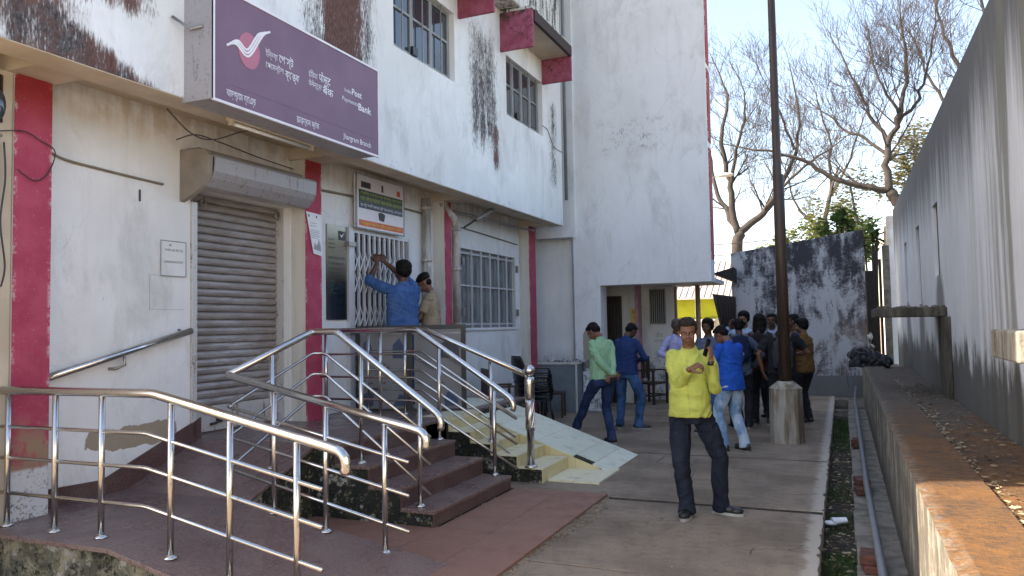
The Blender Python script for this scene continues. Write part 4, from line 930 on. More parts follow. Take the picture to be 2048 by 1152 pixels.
for i, (b_, s_, w_) in enumerate((('ডাক সেবা কেন্দ্র, ঝাড়গ্রাম', .05, .33), ('डाक सेवा केंद्र २०१७', .04, .30), ('Post Office Seva Kendra', .03, .27), ('उद्घाटन', .03, .08), ('INAUGURATED', .03, .2), ('Hon. Minister of State', .03, .26), ('for External Affairs', .03, .2), ('on 27 March', .03, .15))): text('lettering', b_, M['ink'], pq, (X3, 7.375, 2.44 - i * .058), U_, V_, s_, w_)
nb = thing('paper_notice', 'white printed paper taped askew on the upper pink column', 'notice')
q = [(6.735, 2.90), (7.00, 2.89), (7.01, 2.43), (6.86, 2.45)]
flat_yz('sheet', q, M['paper'], nb, FX + .012)
X4 = FX + .015
for z_ in (2.78, 2.75, 2.70, 2.68, 2.66, 2.64, 2.62): MB().box(X4, X4 + .001, 6.80, 6.80 + random.uniform(.10, .17), z_, z_ + .006).build('print_line', M['ink_grey'], nb)
for y_ in (6.77, 6.90): MB().box(X4, X4 + .001, y_, y_ + .02, 2.845, 2.87).build('print_emblem', M['ink'], nb)
MB().prism([(X4, 6.86, 2.50), (X4, 6.99, 2.48), (X4, 6.98, 2.55), (X4, 6.95, 2.62), (X4, 6.93, 2.56), (X4, 6.90, 2.54), (X4, 6.88, 2.58)], (.001, 0, 0)).build('print_figure', M['ink_grey'], nb)
wb = thing('enamel_notice', 'pale framed notice plate on the white wall left of the shutter', 'notice')
X5 = WX + .012
MB().box(WX, X5, 4.99, 5.27, 2.12, 2.43).build('plate', M['lower'], wb); MB().wall('x', X5, X5 + .003, 4.985, 5.275, 2.115, 2.435, [(4.993, 5.267, 2.123, 2.427)]).build('frame', M['grey_metal'], wb)
text('lettering', 'भारतीय डाक सेवा केंद्र', M['ink_grey'], wb, (X5, 5.03, 2.34), U_, V_, .03, .21, .01); text('lettering', 'JHARGRAM HEAD POST', M['ink_grey'], wb, (X5, 5.03, 2.235), U_, V_, .03, .21, .02); MB().box(X5, X5 + .002, 5.08, 5.105, 2.385, 2.405).build('emblem', M['ink_grey'], wb)
pt = thing('yellow_poster', 'small orange yellow poster on the cream porch wall', 'poster')
MB().box(-4.02, -3.88, 15.585, 15.597, 1.60, 1.96).build('sheet', M['cream'], pt); MB().box(-4.0, -3.9, 15.58, 15.584, 1.64, 1.92).build('print', M['yell'], pt)
text('lettering', 'A4\nA4', M['orange'], pt, (-3.985, 15.578, 1.82), (1, 0, 0), (0, 0, 1), .1, .06)
text('lettering', 'এটিএম', M['ink_grey'], po, (-3.70, 16.398, 1.33), (1, 0, 0), (0, 0, 1), .12, .16); text('lettering', 'ঝাড়গ্রাম', M['ink_grey'], po, (-3.72, 16.398, 1.22), (1, 0, 0), (0, 0, 1), .07, .2)
# number mark on wall + old rectangle outline
text('wall_mark', '1', M['ink'], po, (WX + .003, 4.745, 2.75), U_, V_, .13, .022, .05); 
ol = MB()
for a in ((4.88, 5.25, 2.118, 2.122), (4.88, 4.884, 1.82, 2.12), (4.88, 5.25, 1.82, 1.823)): ol.box(WX, WX + .002, *a)
ol.build('old_frame_mark', M['ink_grey'], po)

# ---- standing board on the landing
bd = thing('display_board', 'black framed grey display board with arrows standing on the landing', 'board')
A_ = Vector((-5.32, 7.74, 0)); B_ = Vector((-4.10, 8.08, 0)); e_ = (B_ - A_).normalized(); n_ = Vector((e_.y, -e_.x, 0)); L_ = (B_ - A_).length
BM_ = Matrix(((e_.x, n_.x, 0, A_.x), (e_.y, n_.y, 0, A_.y), (0, 0, 1, 0), (0, 0, 0, 1)))   # local: x along, y towards the viewer
M['bgrey'] = simple('grey board face', (.17, .175, .19), .3, .08, 3); M['bblue'] = simple('dark blue print', (.02, .045, .12), .4)
def bb(name, x0, x1, y0, y1, z0, z1, mat, M4=BM_): return MB().box(x0, x1, y0, y1, z0, z1, M4).build(name, M[mat], bd)
bb('panel', 0, .60, -.03, -.012, .66, 1.60, 'bgrey'); bb('panel', .68, L_, -.03, -.012, .66, 1.60, 'bgrey')
for a in ((-.03, L_ + .03, 1.60, 1.65), (-.03, L_ + .03, .64, .67), (-.03, .02, .67, 1.6), (L_ - .02, L_ + .03, .67, 1.6), (.58, .65, .67, 1.6)): bb('frame', a[0], a[1], -.05, 0, a[2], a[3], 'black')
for a in ((.0, .6, 1.548, 1.556), (.66, L_, 1.548, 1.556)): bb('trim_line', a[0], a[1], -.011, -.008, a[2], a[3], 'steel_d')
def bpoly(pts, mat): MB().prism([BM_ @ Vector((x, -.011, z)) for x, z in pts], n_ * .003).build('printed_shape', M[mat], bd)
bpoly([(.06, 1.27), (.16, 1.27), (.16, 1.40), (.11, 1.50), (.06, 1.44)], 'bblue'); bpoly([(.42, 1.26), (.55, 1.26), (.55, 1.41), (.50, 1.50), (.42, 1.42)], 'bblue')
bpoly([(.99, 1.26), (1.22, 1.26), (1.22, 1.40), (1.12, 1.50), (.99, 1.42)], 'ink'); bpoly([(.04, .70), (.18, .70), (.18, .84), (.12, .88), (.04, .82)], 'bblue')
bpoly([(.42, .70), (.57, .70), (.55, .82), (.50, .84)], 'bblue'); bpoly([(1.05, .70), (1.21, .70), (1.20, .80), (1.10, .90), (1.03, .78)], 'bblue')
for a, b in ((.10, .18), (.24, .34), (.42, .52), (.68, .78), (.93, 1.04)):
    bpoly([(a, .966), (b - .03, .966), (b - .03, .975), (a, .975)], 'ink'); bpoly([(b - .03, .955), (b, .97), (b - .03, .985)], 'ink')
rot = Matrix.Rotation(-.55, 3, n_)
def bt(body, x, z, s_, w_): text('lettering', body, M['ink'], bd, BM_ @ Vector((x, -.010, z)), rot @ e_, rot @ Vector((0, 0, 1)), s_, w_, .01)
bt('DONKA', .68, 1.25, .08, .26); bt('DOMKA', 1.05, 1.27, .08, .24); bt('DONKA', .16, 1.25, .07, .24)
for k in range(8): bpoly([(.80 + (k % 3) * .03, 1.19 + (k // 3) * .03), (.815 + (k % 3) * .03, 1.19 + (k // 3) * .03), (.815 + (k % 3) * .03, 1.205 + (k // 3) * .03)], 'ink')

# ================================================================== CHAIRS
def wood_chair(label, loc, rz):
    t = thing('wooden_armchair', label, 'chair', loc, rz, None); m_ = M['wood_dk']
    for x in (-.24, .24):
        MB().box(x - .02, x + .02, -.24, -.20, 0, .66).build('leg', m_, t); MB().box(x - .02, x + .02, .20, .24, 0, .95).build('leg', m_, t)
        MB().box(x - .025, x + .025, -.26, .20, .66, .69).build('armrest', m_, t); MB().box(x - .012, x + .012, -.2, .2, .16, .19).build('stretcher', m_, t)
    MB().box(-.24, .24, -.23, .22, .40, .44).build('seat', m_, t); MB().box(-.22, .22, -.22, -.2, .16, .19).build('stretcher', m_, t)
    for k in range(5): MB().box(-.19 + k * .085, -.15 + k * .085, .21, .23, .5, .9).build('slat', m_, t)
    MB().box(-.24, .24, .205, .235, .88, .95).build('top_rail', m_, t)
    return t
wood_chair('dark wooden armchair with open sides standing by the porch', (-3.62, 15.55, 0), 1.2)
M['plastic_gr'] = simple('dark grey plastic', (.06, .062, .066), .35)
def plastic_chair(label, loc, rz, mat='plastic_blk', legs=True, group=None, stripe=False, back=.42):
    t = thing('plastic_chair', label, 'chair', loc, rz, group); m_ = M[mat]
    # seat
    MB().box(-.22, .22, -.22, .20, .40, .425).build('seat', m_, t, bevel=.02)
    # rounded back shell (curved) leaning backwards
    vs = []; nu, nv = 9, 8
    for j in range(nv + 1):
        v = j / nv; hw = .22 * (1 - .35 * max(0, (v - .55) / .45) ** 2)
        for i in range(nu + 1):
            u = i / nu * 2 - 1
            vs.append((u * hw, .20 + .10 * v - .05 * (1 - u * u) * -1 - .03, .42 + back * v))
    fs = [(j * (nu + 1) + i, j * (nu + 1) + i + 1, (j + 1) * (nu + 1) + i + 1, (j + 1) * (nu + 1) + i) for j in range(nv) for i in range(nu)]
    if stripe:
        for i in range(8):
            x = -.20 + i * .057; MB().prism([(x, .20, .42), (x + .03, .20, .42), (x + .03, .31, .42 + back), (x, .31, .42 + back)], (0, .012, 0)).build('back_slat', M['steel_pl'], t)
    else:
        o = MB().add(vs, fs, True).build('backrest', m_, t); o.modifiers.new('s', 'SOLIDIFY').thickness = .012
    for x in (-1, 1):
        MB().tube([(x * .21, .22, .63), (x * .255, .05, .64), (x * .255, -.18, .63), (x * .235, -.22, .58), (x * .22, -.2, .42)], .016, 8, asp=(1.4, .7)).build('armrest', m_, t)
        if legs:
            MB().tube([(x * .20, -.20, .41), (x * .235, -.24, 0)], [.022, .016], 6).build('leg', m_, t); MB().tube([(x * .20, .18, .41), (x * .235, .25, 0)], [.022, .016], 6).build('leg', m_, t)
    return t
M['steel_pl'] = simple('silver grey slat', (.35, .36, .37), .35)
gname = 'black plastic chairs beside the tiled steps'
for k in range(5):
    plastic_chair(('lowest', 'second lowest', 'middle', 'second highest', 'topmost')[k] + ' black plastic chair of the tall stack behind the ball post', (-4.68, 11.75 - k * .03, k * .075), 2.5, group=gname, legs=(k == 0))
for k in range(5):
    plastic_chair(('lowest', 'second lowest', 'middle', 'second highest', 'topmost')[k] + ' dark grey plastic chair of the low stack right of the ball post', (-4.86, 12.3, k * .05), 2.2, 'plastic_gr', group=gname, legs=(k == 0), back=.12)
plastic_chair('dark chair with a silver slatted back leaning on the low stack', (-4.98, 12.62, .06), -2.6, 'plastic_blk', stripe=True, back=.28)
wc = thing('wooden_stool', 'dark wooden stool frame right of the chair stacks', 'stool', (-4.78, 12.95, 0), .2)
MB().box(-.2, .2, -.18, .18, .40, .44).build('seat', M['wood_dk'], wc)
for x in (-.18, .18):
    for y in (-.16, .16): MB().box(x - .018, x + .018, y - .018, y + .018, 0, .40).build('leg', M['wood_dk'], wc)
wood_chair('dark chair frame standing left of the tall plastic stack', (-5.05, 11.2, 0), 2.2)
# ================================================================== SMALL THINGS
M['bagm'] = simple('black fabric', (.018, .018, .022), .55, .3, 10, bump=.6, bscale=12, bdist=.03); M['strap'] = simple('grey strap', (.10, .10, .11), .6)
cp = thing('plastic_cup', 'crushed clear plastic cup lying in the drain', 'cup', (-.09, 7.08, -.09))
M['clear'] = (lambda t: t.done((.62, .66, .70), .15, t.noise(t.obj(), 60, 3), .6, .01, spec=.8))(T('crumpled clear plastic'))
MB().tube([(-.05, .0, .02), (.06, .03, .035)], [.055, .038], 12, caps=False, asp=(1, .6)).build('cup_wall', M['clear'], cp, fix=False); MB().ell((-.06, -.01, .01), (.06, .05, .02)).build('cup_rim', M['clear'], cp)
wt = thing('crumpled_paper', 'scrap of white paper on the ground behind the striding man', 'litter', (-3.36, 12.0, 0)); MB().ell((0, 0, .02), (.06, .04, .02), None, 7, 5).build('sheet', M['paper'], wt)
# leaves, grass, moss
M['leaf_dry'] = (lambda t: t.done(t.ramp(t.n('ShaderNodeObjectInfo').outputs['Random'], [(0, (.35, .27, .15)), (1, (.5, .45, .32))]), .8))(T('dry leaf'))
M['leaf_br'] = simple('brown dry leaf', (.17, .115, .06), .8, .4, 30); M['leaf_pale'] = simple('pale dry leaf', (.36, .30, .19), .8, .3, 30)
def litter(name, label, n, region, mat, size=(.012, .035)):
    mb = MB()
    for i in range(n):
        x, y, z = region(); s_ = random.uniform(*size); a = random.uniform(0, 6.3); R = Matrix.Rotation(a, 3, 'Z') @ Matrix.Rotation(random.uniform(-.5, .5), 3, 'X')
        pts = [(-s_, 0, .0), (-s_ * .3, s_ * .45, s_ * .15), (s_ * .5, s_ * .35, s_ * .1), (s_, 0, s_ * .2), (s_ * .4, -s_ * .4, .0), (-s_ * .4, -s_ * .4, s_ * .05)]
        mb.add([Vector((x, y, z)) + R @ Vector(p) for p in pts], [(0, 1, 2, 3, 4, 5)])
    mb.build(name, M[mat], fix=False, kind='stuff', label=label)
def edge_region():
    y = 2.2 + random.random() ** 1.3 * 11; return (.67 + abs(random.gauss(0, .05)), y, .722)
litter('leaf_litter', 'dry leaves along the joint of the planter top', 420, edge_region, 'leaf_pale', (.008, .022))
litter('leaf_litter', 'brown leaves scattered over the planter bed', 420, lambda: (random.uniform(.68, 1.1), 2 + random.random() ** 1.2 * 10, .725), 'leaf_br', (.010, .028))
litter('leaf_litter', 'dry leaves lying in the drain', 260, lambda: (random.uniform(-.19, .03), 3.5 + random.random() ** 1.2 * 10, -.122), 'leaf_pale', (.008, .03))
litter('leaf_litter', 'brown leaves lying in the drain', 420, lambda: (random.uniform(-.19, .03), 3.5 + random.random() ** 1.2 * 11, -.122), 'leaf_br', (.008, .03))
litter('leaf_litter', 'specks of dry leaf on the paving', 130, lambda: (random.uniform(-3, -.3), random.uniform(4, 14), .003), 'leaf_pale', (.004, .011))
M['grass'] = simple('drain grass', (.03, .062, .010), .8, .4, 10)
gr = MB()
def tuft(x, y, z, h):
    a = random.uniform(0, 6.3); dx, dy = math.cos(a) * h * .6, math.sin(a) * h * .6; w_ = .003
    gr.add([(x - w_, y, z), (x + w_, y, z), (x + dx * .5 + w_, y + dy * .5, z + h * .7), (x + dx, y + dy, z + h)], [(0, 1, 2), (0, 2, 3)])
for i in range(5200):
    y = random.choice([random.uniform(11.2, 14.8), random.uniform(12, 14.6), random.gauss(7.8, .8), random.gauss(5.9, .35)]); 
    if mnoise.noise(Vector((0, y * 1.6, 2))) < -.15 and y < 10: continue
    tuft(random.uniform(-.19, .03), y, -.128, random.uniform(.010, .030))
gr.build('drain_grass', M['grass'], fix=False, kind='stuff', label='short green grass and moss growing in the drain')
# ================================================================== PEOPLE
def skinm(name, c):
    t = T(name); p = t.obj(); n = t.noise(p, 18, 4); 
    return t.done(t.mix(t.ss(n, .35, .65), tuple(k * .82 for k in c), c), .5, t.noise(p, 120, 4), .15, .002, spec=.4)
M['skin1'] = skinm('brown skin', (.20, .092, .054)); M['skin2'] = skinm('dark brown skin', (.105, .047, .028))
M['hair'] = (lambda t: t.done((.007, .006, .0055), .62, t.noise(t.sc(t.obj(), (120, 120, 40)), 1, 5, .7), .6, .003, spec=.15))(T('black hair'))
M['hair_b'] = (lambda t: t.done(t.mix(t.noise(t.sc(t.obj(), (140, 140, 60)), 1, 4), (.008, .006, .005), (.035, .022, .016)), .6, t.noise(t.sc(t.obj(), (120, 120, 40)), 1, 5, .7), .8, .005, spec=.2))(T('brown black hair'))
M['hair_g'] = (lambda t: t.done(t.mix(t.noise(t.sc(t.obj(), (120, 120, 40)), 1, 4), (.015, .012, .012), (.09, .08, .075)), .45, t.noise(t.sc(t.obj(), (90, 90, 25)), 1, 5, .7), .8, .006))(T('greying hair'))
def cloth(name, c, var=.12, denim=False, fade=None, rough=.9, stripe=None):
    t = T(name); p = t.obj(); n = t.noise(p, 7, 5, .6); f = t.noise(p, 160, 3, .6); fold = t.noise(t.sc(p, (10, 10, 16)), 1, 4, .55, 1.2)
    col = t.mix(t.ss(n, .3, .7), tuple(k * (1 - var) for k in c), tuple(min(1, k * (1 + var)) for k in c))
    if stripe: col = t.mix(t.mul(t.ss(t.m('SINE', t.mul(t.sep(p)[0], 330.0)), .55, .8), .6), col, stripe)
    if fade: col = t.mix(t.mul(t.ss(t.noise(t.sc(p, (7, 7, 3.2)), 1, 5, .6), .42, .60), .9), col, fade)
    return t.done(col, rough, t.add(t.mul(f, .12), fold), .55, .022, spec=.2)
def remesh(name, mb, voxel, mat, parent, smooth=4, fold=None, cut=None):
    me = mb.mesh(name); bm = bmesh.new(); bm.from_mesh(me); bmesh.ops.recalc_face_normals(bm, faces=bm.faces); bm.to_mesh(me); bm.free()
    o = bpy.data.objects.new(name, me); COL.objects.link(o)
    r = o.modifiers.new('r', 'REMESH'); r.mode = 'VOXEL'; r.voxel_size = voxel; r.use_smooth_shade = True
    if smooth: s = o.modifiers.new('s', 'SMOOTH'); s.iterations = smooth; s.factor = .5
    bpy.context.view_layer.update(); dg = bpy.context.evaluated_depsgraph_get(); m2 = bpy.data.meshes.new_from_object(o.evaluated_get(dg)); bpy.data.objects.remove(o)
    m2.name = name
    if fold or cut:
        n = len(m2.vertices); co = np.empty(n * 3); no = np.empty(n * 3); m2.vertices.foreach_get('co', co); m2.vertices.foreach_get('normal', no); co = co.reshape(-1, 3); no = no.reshape(-1, 3)
        if fold:
            amp, fx, fz, seed = fold; d = np.empty(n)
            for i in range(n):
                c = co[i]; w = mnoise.noise(Vector((c[0] * 3 + seed, c[1] * 3, c[2] * 3))) * 1.2
                v = mnoise.noise(Vector((c[0] * fx + seed + w, c[1] * fx + w, c[2] * fz + w * 2))); d[i] = (1 - abs(v) * 2.6) * amp
            co += no * d[:, None]; m2.vertices.foreach_set('co', co.ravel())
    m2.materials.clear(); m2.materials.append(mat); m2.polygons.foreach_set('use_smooth', [True] * len(m2.polygons)); m2.update()
    o = bpy.data.objects.new(name, m2); COL.objects.link(o); o.parent = parent; return o
def loft(mb, rings, n=20, p=2.4):                      # rings: (centre, rx, ry, Matrix3)
    vs = []; fs = []
    for c, rx, ry, R in rings:
        for k in range(n):
            a = 2 * PI * k / n; ca, sa = math.cos(a), math.sin(a)
            x = math.copysign(abs(ca) ** (2 / p), ca) * rx; y = math.copysign(abs(sa) ** (2 / p), sa) * ry
            vs.append(Vector(c) + R @ Vector((x, y, 0)))
    m_ = len(rings)
    for i in range(m_ - 1):
        for k in range(n): fs.append((i * n + k, i * n + (k + 1) % n, (i + 1) * n + (k + 1) % n, (i + 1) * n + k))
    fs += [tuple(range(n - 1, -1, -1)), tuple(range((m_ - 1) * n, m_ * n))]
    mb.add(vs, fs, True)
def limb(mb, pts, rs, n=14):
    mb.tube(pts, rs, n)
    mb.ell(pts[0], rs[0] * .995, None, 12, 8); mb.ell(pts[-1], rs[-1] * .995, None, 12, 8)
    for p, r in zip(pts[1:-1], rs[1:-1]): mb.ell(p, r * 1.0, None, 12, 8)
def ik(a, c, l1, l2, pole):
    a, c, pole = Vector(a), Vector(c), Vector(pole); d = c - a; L = min(d.length, (l1 + l2) * .999); dn = d.normalized(); c = a + dn * L
    x = (l1 * l1 - l2 * l2 + L * L) / (2 * L); h = math.sqrt(max(0, l1 * l1 - x * x)); pp = pole - dn * pole.dot(dn)
    if pp.length < 1e-5: pp = dn.orthogonal()
    return a + dn * x + pp.normalized() * h, c
I3 = Matrix.Identity(3)
def hand(mb, w, d, n, side, curl=.5, sc=1.0, thumb=.6):
    """w wrist, d pointing direction, n palm normal, side +1 thumb towards d x n"""
    d = Vector(d).normalized(); n = Vector(n); n = (n - d * n.dot(d)).normalized(); s = d.cross(n) * side
    w = Vector(w); R = Matrix((s, d, n)).transposed()
    mb.ell(w + d * .045 * sc, (.040 * sc, .056 * sc, .016 * sc), R, 12, 8); mb.ell(w + d * .008, (.026 * sc, .03 * sc, .02 * sc), R, 10, 7)
    for k, (o, l, b) in enumerate(((.033, .072, .082), (.011, .080, .088), (-.011, .074, .086), (-.032, .058, .078))):
        p = w + d * b * sc * .95 + s * o * sc; c = curl * (1 + .12 * k); dd = d.copy(); pts = [w + d * .05 * sc + s * o * sc * .8, p]; rs = [.0092 * sc, .0086 * sc]
        for q, fr in enumerate((.45, .32, .23)):
            dd = (Matrix.Rotation(-c * (1.0 if q == 0 else 1.15), 3, s * side) @ dd if False else (dd * math.cos(c) + n * math.sin(c) * 1.0)).normalized() if q == 0 else (dd * math.cos(c) + (n * dd.dot(d) - d * dd.dot(n)) * math.sin(c)).normalized()
            p = p + dd * l * fr * sc; pts.append(p); rs.append((.0082, .0074, .0062)[q] * sc)
        limb(mb, pts, rs, 10)
    td = (d * .55 + s * .75 + n * thumb).normalized(); p0 = w + d * .02 * sc + s * .024 * sc; p1 = p0 + td * .035 * sc; t2 = (td * .7 + d * .6 + n * thumb * .5 - s * .15).normalized(); p2 = p1 + t2 * .03 * sc; p3 = p2 + (t2 + d * .2).normalized() * .022 * sc
    limb(mb, [p0, p1, p2, p3], [.013 * sc, .0115 * sc, .0098 * sc, .008 * sc], 10)

def person(label, loc, face, shirt, trousers, shoes='shoe_blk', H=1.70, skin='skin1', hair='short', hairm='hair', lean=0, twist=0, head=(0, 0), head_tilt=0,
           feet=None, arms=None, sleeve='long', voxel=.0085, belly=.0, hem=.84, seed=1, headwear=None, jeans_w=1.0, build=1.0, collar=True, upper_only=False, extras=None, face_detail=False, group=None, shirt_name='shirt'):
    k = H / 1.70
    root = thing('person', label, 'person', loc, face, group)
    pel = Vector((0, 0, .93)); RL = Matrix.Rotation(-lean, 3, 'X') @ Matrix.Rotation(twist, 3, 'Z')
    def U(p): return pel + RL @ (Vector(p) - pel)
    feet = feet or {-1: (-.11, 0, 0), 1: (.11, .03, 0)}      # x, y, heel lift ; optional 4th: toe yaw
    S = lambda p: Vector(p) * k
    # --- joints
    legs = {}
    for s in (-1, 1):
        f = feet[s]; hip = Vector((.092 * s, 0, .90)); ank = Vector((f[0], f[1], .085 + f[2])); yaw = f[3] if len(f) > 3 else .25 * s
        fd = Vector((math.sin(yaw), math.cos(yaw), 0)); kn, an = ik(hip, ank, .43, .42, fd * 1.0 + Vector((0, 0, .1))); legs[s] = (hip, kn, an, fd)
    sh = {s: U((.165 * s * build, -.005, 1.365)) for s in (-1, 1)}
    arms = arms or {}
    A = {}
    for s in (-1, 1):
        a = arms.get(s, dict(w=(.24 * s, .04, .86), pole=(s * .3, -1, 0)))
        wr = U(a['w']) if not a.get('abs') else Vector(a['w']); el, wr = ik(sh[s], wr, .285, .25, RL @ Vector(a.get('pole', (s, -1, -.3))))
        A[s] = (el, wr, a)
    # --- head frame
    Rh = RL @ Matrix.Rotation(head[0], 3, 'Z') @ Matrix.Rotation(-head[1], 3, 'X') @ Matrix.Rotation(head_tilt, 3, 'Y')
    nb = U((0, -.005, 1.455)); hc = nb + Rh @ Vector((0, .028, .135))
    def Hd(p): return hc + Rh @ Vector(p)
    # --- body (skin): one continuous surface
    b = MB(); vs = voxel * .9 if not face_detail else voxel
    def hell(p, r): b.ell(S(Hd(p)), tuple(q * k for q in r), Rh, 16, 12)
    hell((0, -.012, .035), (.073, .092, .082)); hell((0, .025, -.03), (.058, .062, .075)); hell((0, .045, -.075), (.038, .036, .030))
    hell((0, .068, .028), (.05, .024, .022)); hell((.032, .062, -.03), (.026, .024, .026)); hell((-.032, .062, -.03), (.026, .024, .026))
    hell((0, .092, -.022), (.017, .018, .013)); hell((0, .088, .0), (.009, .014, .028)); hell((.012, .085, -.024), (.009, .011, .008)); hell((-.012, .085, -.024), (.009, .011, .008))
    hell((0, .080, -.052), (.022, .013, .0065)); hell((0, .078, -.064), (.019, .013, .007))
    hell((.028, .074, .014), (.016, .012, .008)); hell((-.028, .074, .014), (.016, .012, .008))
    for s in (-1, 1): hell((.076 * s, -.008, -.008), (.010, .019, .030))
    b.tube([S(U((0, -.012, 1.38))), S(nb + Rh @ Vector((0, .0, .03))), S(hc + Rh @ Vector((0, -.012, -.02)))], [.060 * k, .054 * k, .052 * k], 16)
    rings = [(S(U((0, y, z))), rx * k * build * .86, ry * k * .84, RL) for z, rx, ry, y in ((.86, .155, .11, 0), (.95, .155, .11, 0), (1.08, .15, .105, .005), (1.22, .16, .11, 0), (1.34, .155, .10, 0), (1.41, .085, .07, -.005), (1.45, .06, .055, -.01))]
    loft(b, rings)
    for s in (-1, 1):
        hip, kn, an, fd = legs[s]; limb(b, [S(hip), S(kn), S(an)], [.075 * k, .048 * k, .035 * k])
        limb(b, [S(an), S(an + fd * .05 - Vector((0, 0, .05)))], [.03 * k, .022 * k])
        el, wr, a = A[s]; limb(b, [S(sh[s] + RL @ Vector((-.012 * s, 0, -.012))), S(el), S(el + (wr - el) * .35), S(wr)], [.036 * k, .036 * k, .036 * k, .025 * k])
        fdir = (wr - el).normalized() if 'd' not in a else (RL @ Vector(a['d'])).normalized()
        nn = RL @ Vector(a.get('n', (-s, 0, 0)))
        hand(b, S(wr + fdir * .01), fdir, nn, a.get('side', -s), a.get('curl', .35), k * 1.02, a.get('thumb', .4))
    body = remesh('body', b, vs, M[skin], root, 1 if face_detail else 2)
    # --- trousers
    t = MB(); hw = .165 * k * build
    loft(t, [(S((0, 0, 1.0)), hw * .93, .108 * k + belly * .5, I3), (S((0, -.004, .93)), hw * 1.0, .118 * k, I3), (S((0, -.006, .86)), hw * 1.03, .122 * k, I3), (S((0, -.003, .80)), hw * .93, .108 * k, I3)])
    for s in (-1, 1):
        hip, kn, an, fd = legs[s]; j = jeans_w; an2 = an + Vector((0, 0, -.048)) + fd * .008; calf = kn + (an2 - kn) * .45 - fd * .012
        limb(t, [S(hip + Vector((0, -.002, -.03))), S(kn + (hip - kn) * .45), S(kn), S(calf)], [.090 * k * (1 + .3 * (build - 1)), .080 * k * j, .062 * k * j, .061 * k * j])
        t.tube([S(calf), S(an + (kn - an) * .2), S(an2)], [.061 * k * j, .056 * k * j, .066 * k * j], 16)
    if not upper_only or True:
        remesh('trousers', t, voxel, M[trousers], root, 3, (.0070, 5.5, 9.5, seed))
    # --- shirt
    m = MB(); bl = belly
    rg = [(S(U((0, .000 + bl * .3, hem))), .180, .136 + bl * .5), (S(U((0, .002 + bl * .5, .94))), .174, .134 + bl * .7), (S(U((0, .006 + bl * .6, 1.06))), .168, .120 + bl), (S(U((0, .004 + bl * .3, 1.18))), .172, .120 + bl * .4), (S(U((0, .002, 1.30))), .182, .118), (S(U((0, -.004, 1.365))), .158, .098), (S(U((0, -.008, 1.41))), .098, .074), (S(U((0, -.010, 1.438))), .058, .058)]
    if hem < .9: rg = rg
    loft(m, [(c, rx * k * build, ry * k, RL) for c, rx, ry in rg])
    for s in (-1, 1):
        el, wr, a = A[s]
        if sleeve == 'long':
            cf = el + (wr - el) * .88; limb(m, [S(sh[s] + RL @ Vector((-.03 * s, 0, -.005))), S(sh[s] + (el - sh[s]) * .3), S(el)], [.070 * k, .058 * k, .047 * k])
            m.tube([S(el), S(el + (wr - el) * .4), S(cf)], [.046 * k, .043 * k, .035 * k], 16); m.tube([S(cf - (wr - el) * .10), S(cf + (wr - el) * .06)], .038 * k, 16)
        elif sleeve == 'elbow':
            cf = el + (wr - el) * .22; limb(m, [S(sh[s] + RL @ Vector((-.03 * s, 0, -.005))), S(sh[s] + (el - sh[s]) * .3), S(el)], [.068 * k, .062 * k, .052 * k]); m.tube([S(el), S(cf)], [.052 * k, .047 * k], 16)
        elif sleeve == 'none': m.ell(S(sh[s] + RL @ Vector((-.04 * s, 0, 0))), .06 * k)
        else:
            c_ = sh[s] + (el - sh[s]) * .72; m.tube([S(sh[s] + RL @ Vector((-.03 * s, 0, -.005))), S(sh[s] + (el - sh[s]) * .3), S(c_)], [.066 * k, .066 * k, .064 * k], 16); m.ell(S(sh[s]), .066 * k)
    so = remesh(shirt_name, m, voxel, M[shirt], root, 3, (.010 if face_detail else .0075, 5, 9.5, seed + 5))
    if collar:
        c = MB(); cr = RL
        pts = []
        for q in range(13):
            a_ = -PI * .5 + .42 + (2 * PI - .84) * q / 12 - PI * .0; a_ = PI / 2 + .38 + (2 * PI - .76) * q / 12
            pts.append(S(U((math.cos(a_) * .063, math.sin(a_) * .066 - .004, 1.446 - .040 * max(0, math.sin(a_))))))
        c.tube(pts, .018 * k, 8, asp=(.45, 1.5), up=(0, 0, 1)); c.build('collar', M[shirt], so, fix=False)
    # --- shoes
    for s in (-1, 1):
        hip, kn, an, fd = legs[s]; q = MB(); lift = feet[s][2]; yaw = math.atan2(fd.x, fd.y); pit = feet[s][4] if len(feet[s]) > 4 else 0
        Rf = Matrix.Rotation(-yaw, 3, 'Z') @ Matrix.Rotation(pit, 3, 'X'); base = Vector((an.x, an.y, lift))
        def e(p, r): q.ell(S(base + Rf @ Vector(p)), tuple(z * k for z in r), Rf, 14, 10)
        e((0, -.02, .050), (.046, .062, .050)); e((0, .06, .048), (.049, .082, .040)); e((0, .135, .042), (.051, .066, .034)); e((0, .0, .095), (.046, .050, .04))
        sh_o = remesh('shoe', q, max(.006, voxel * .8), M[shoes], root, 2)
        so2 = MB(); rr = [(math.cos(a * PI / 12), math.sin(a * PI / 12)) for a in range(24)]
        vs_ = [S(base + Rf @ Vector((x * (.053 if y > 0 else .046), .05 + y * (.158 if y > 0 else .138), zz))) for zz in (.001, .026) for x, y in rr]
        so2.add(vs_, [(i, (i + 1) % 24, (i + 1) % 24 + 24, i + 24) for i in range(24)] + [tuple(range(23, -1, -1)), tuple(range(24, 48))]); so2.build('sole', M['sole'] if shoes != 'shoe_sandal' else M['shoe_blk'], sh_o)
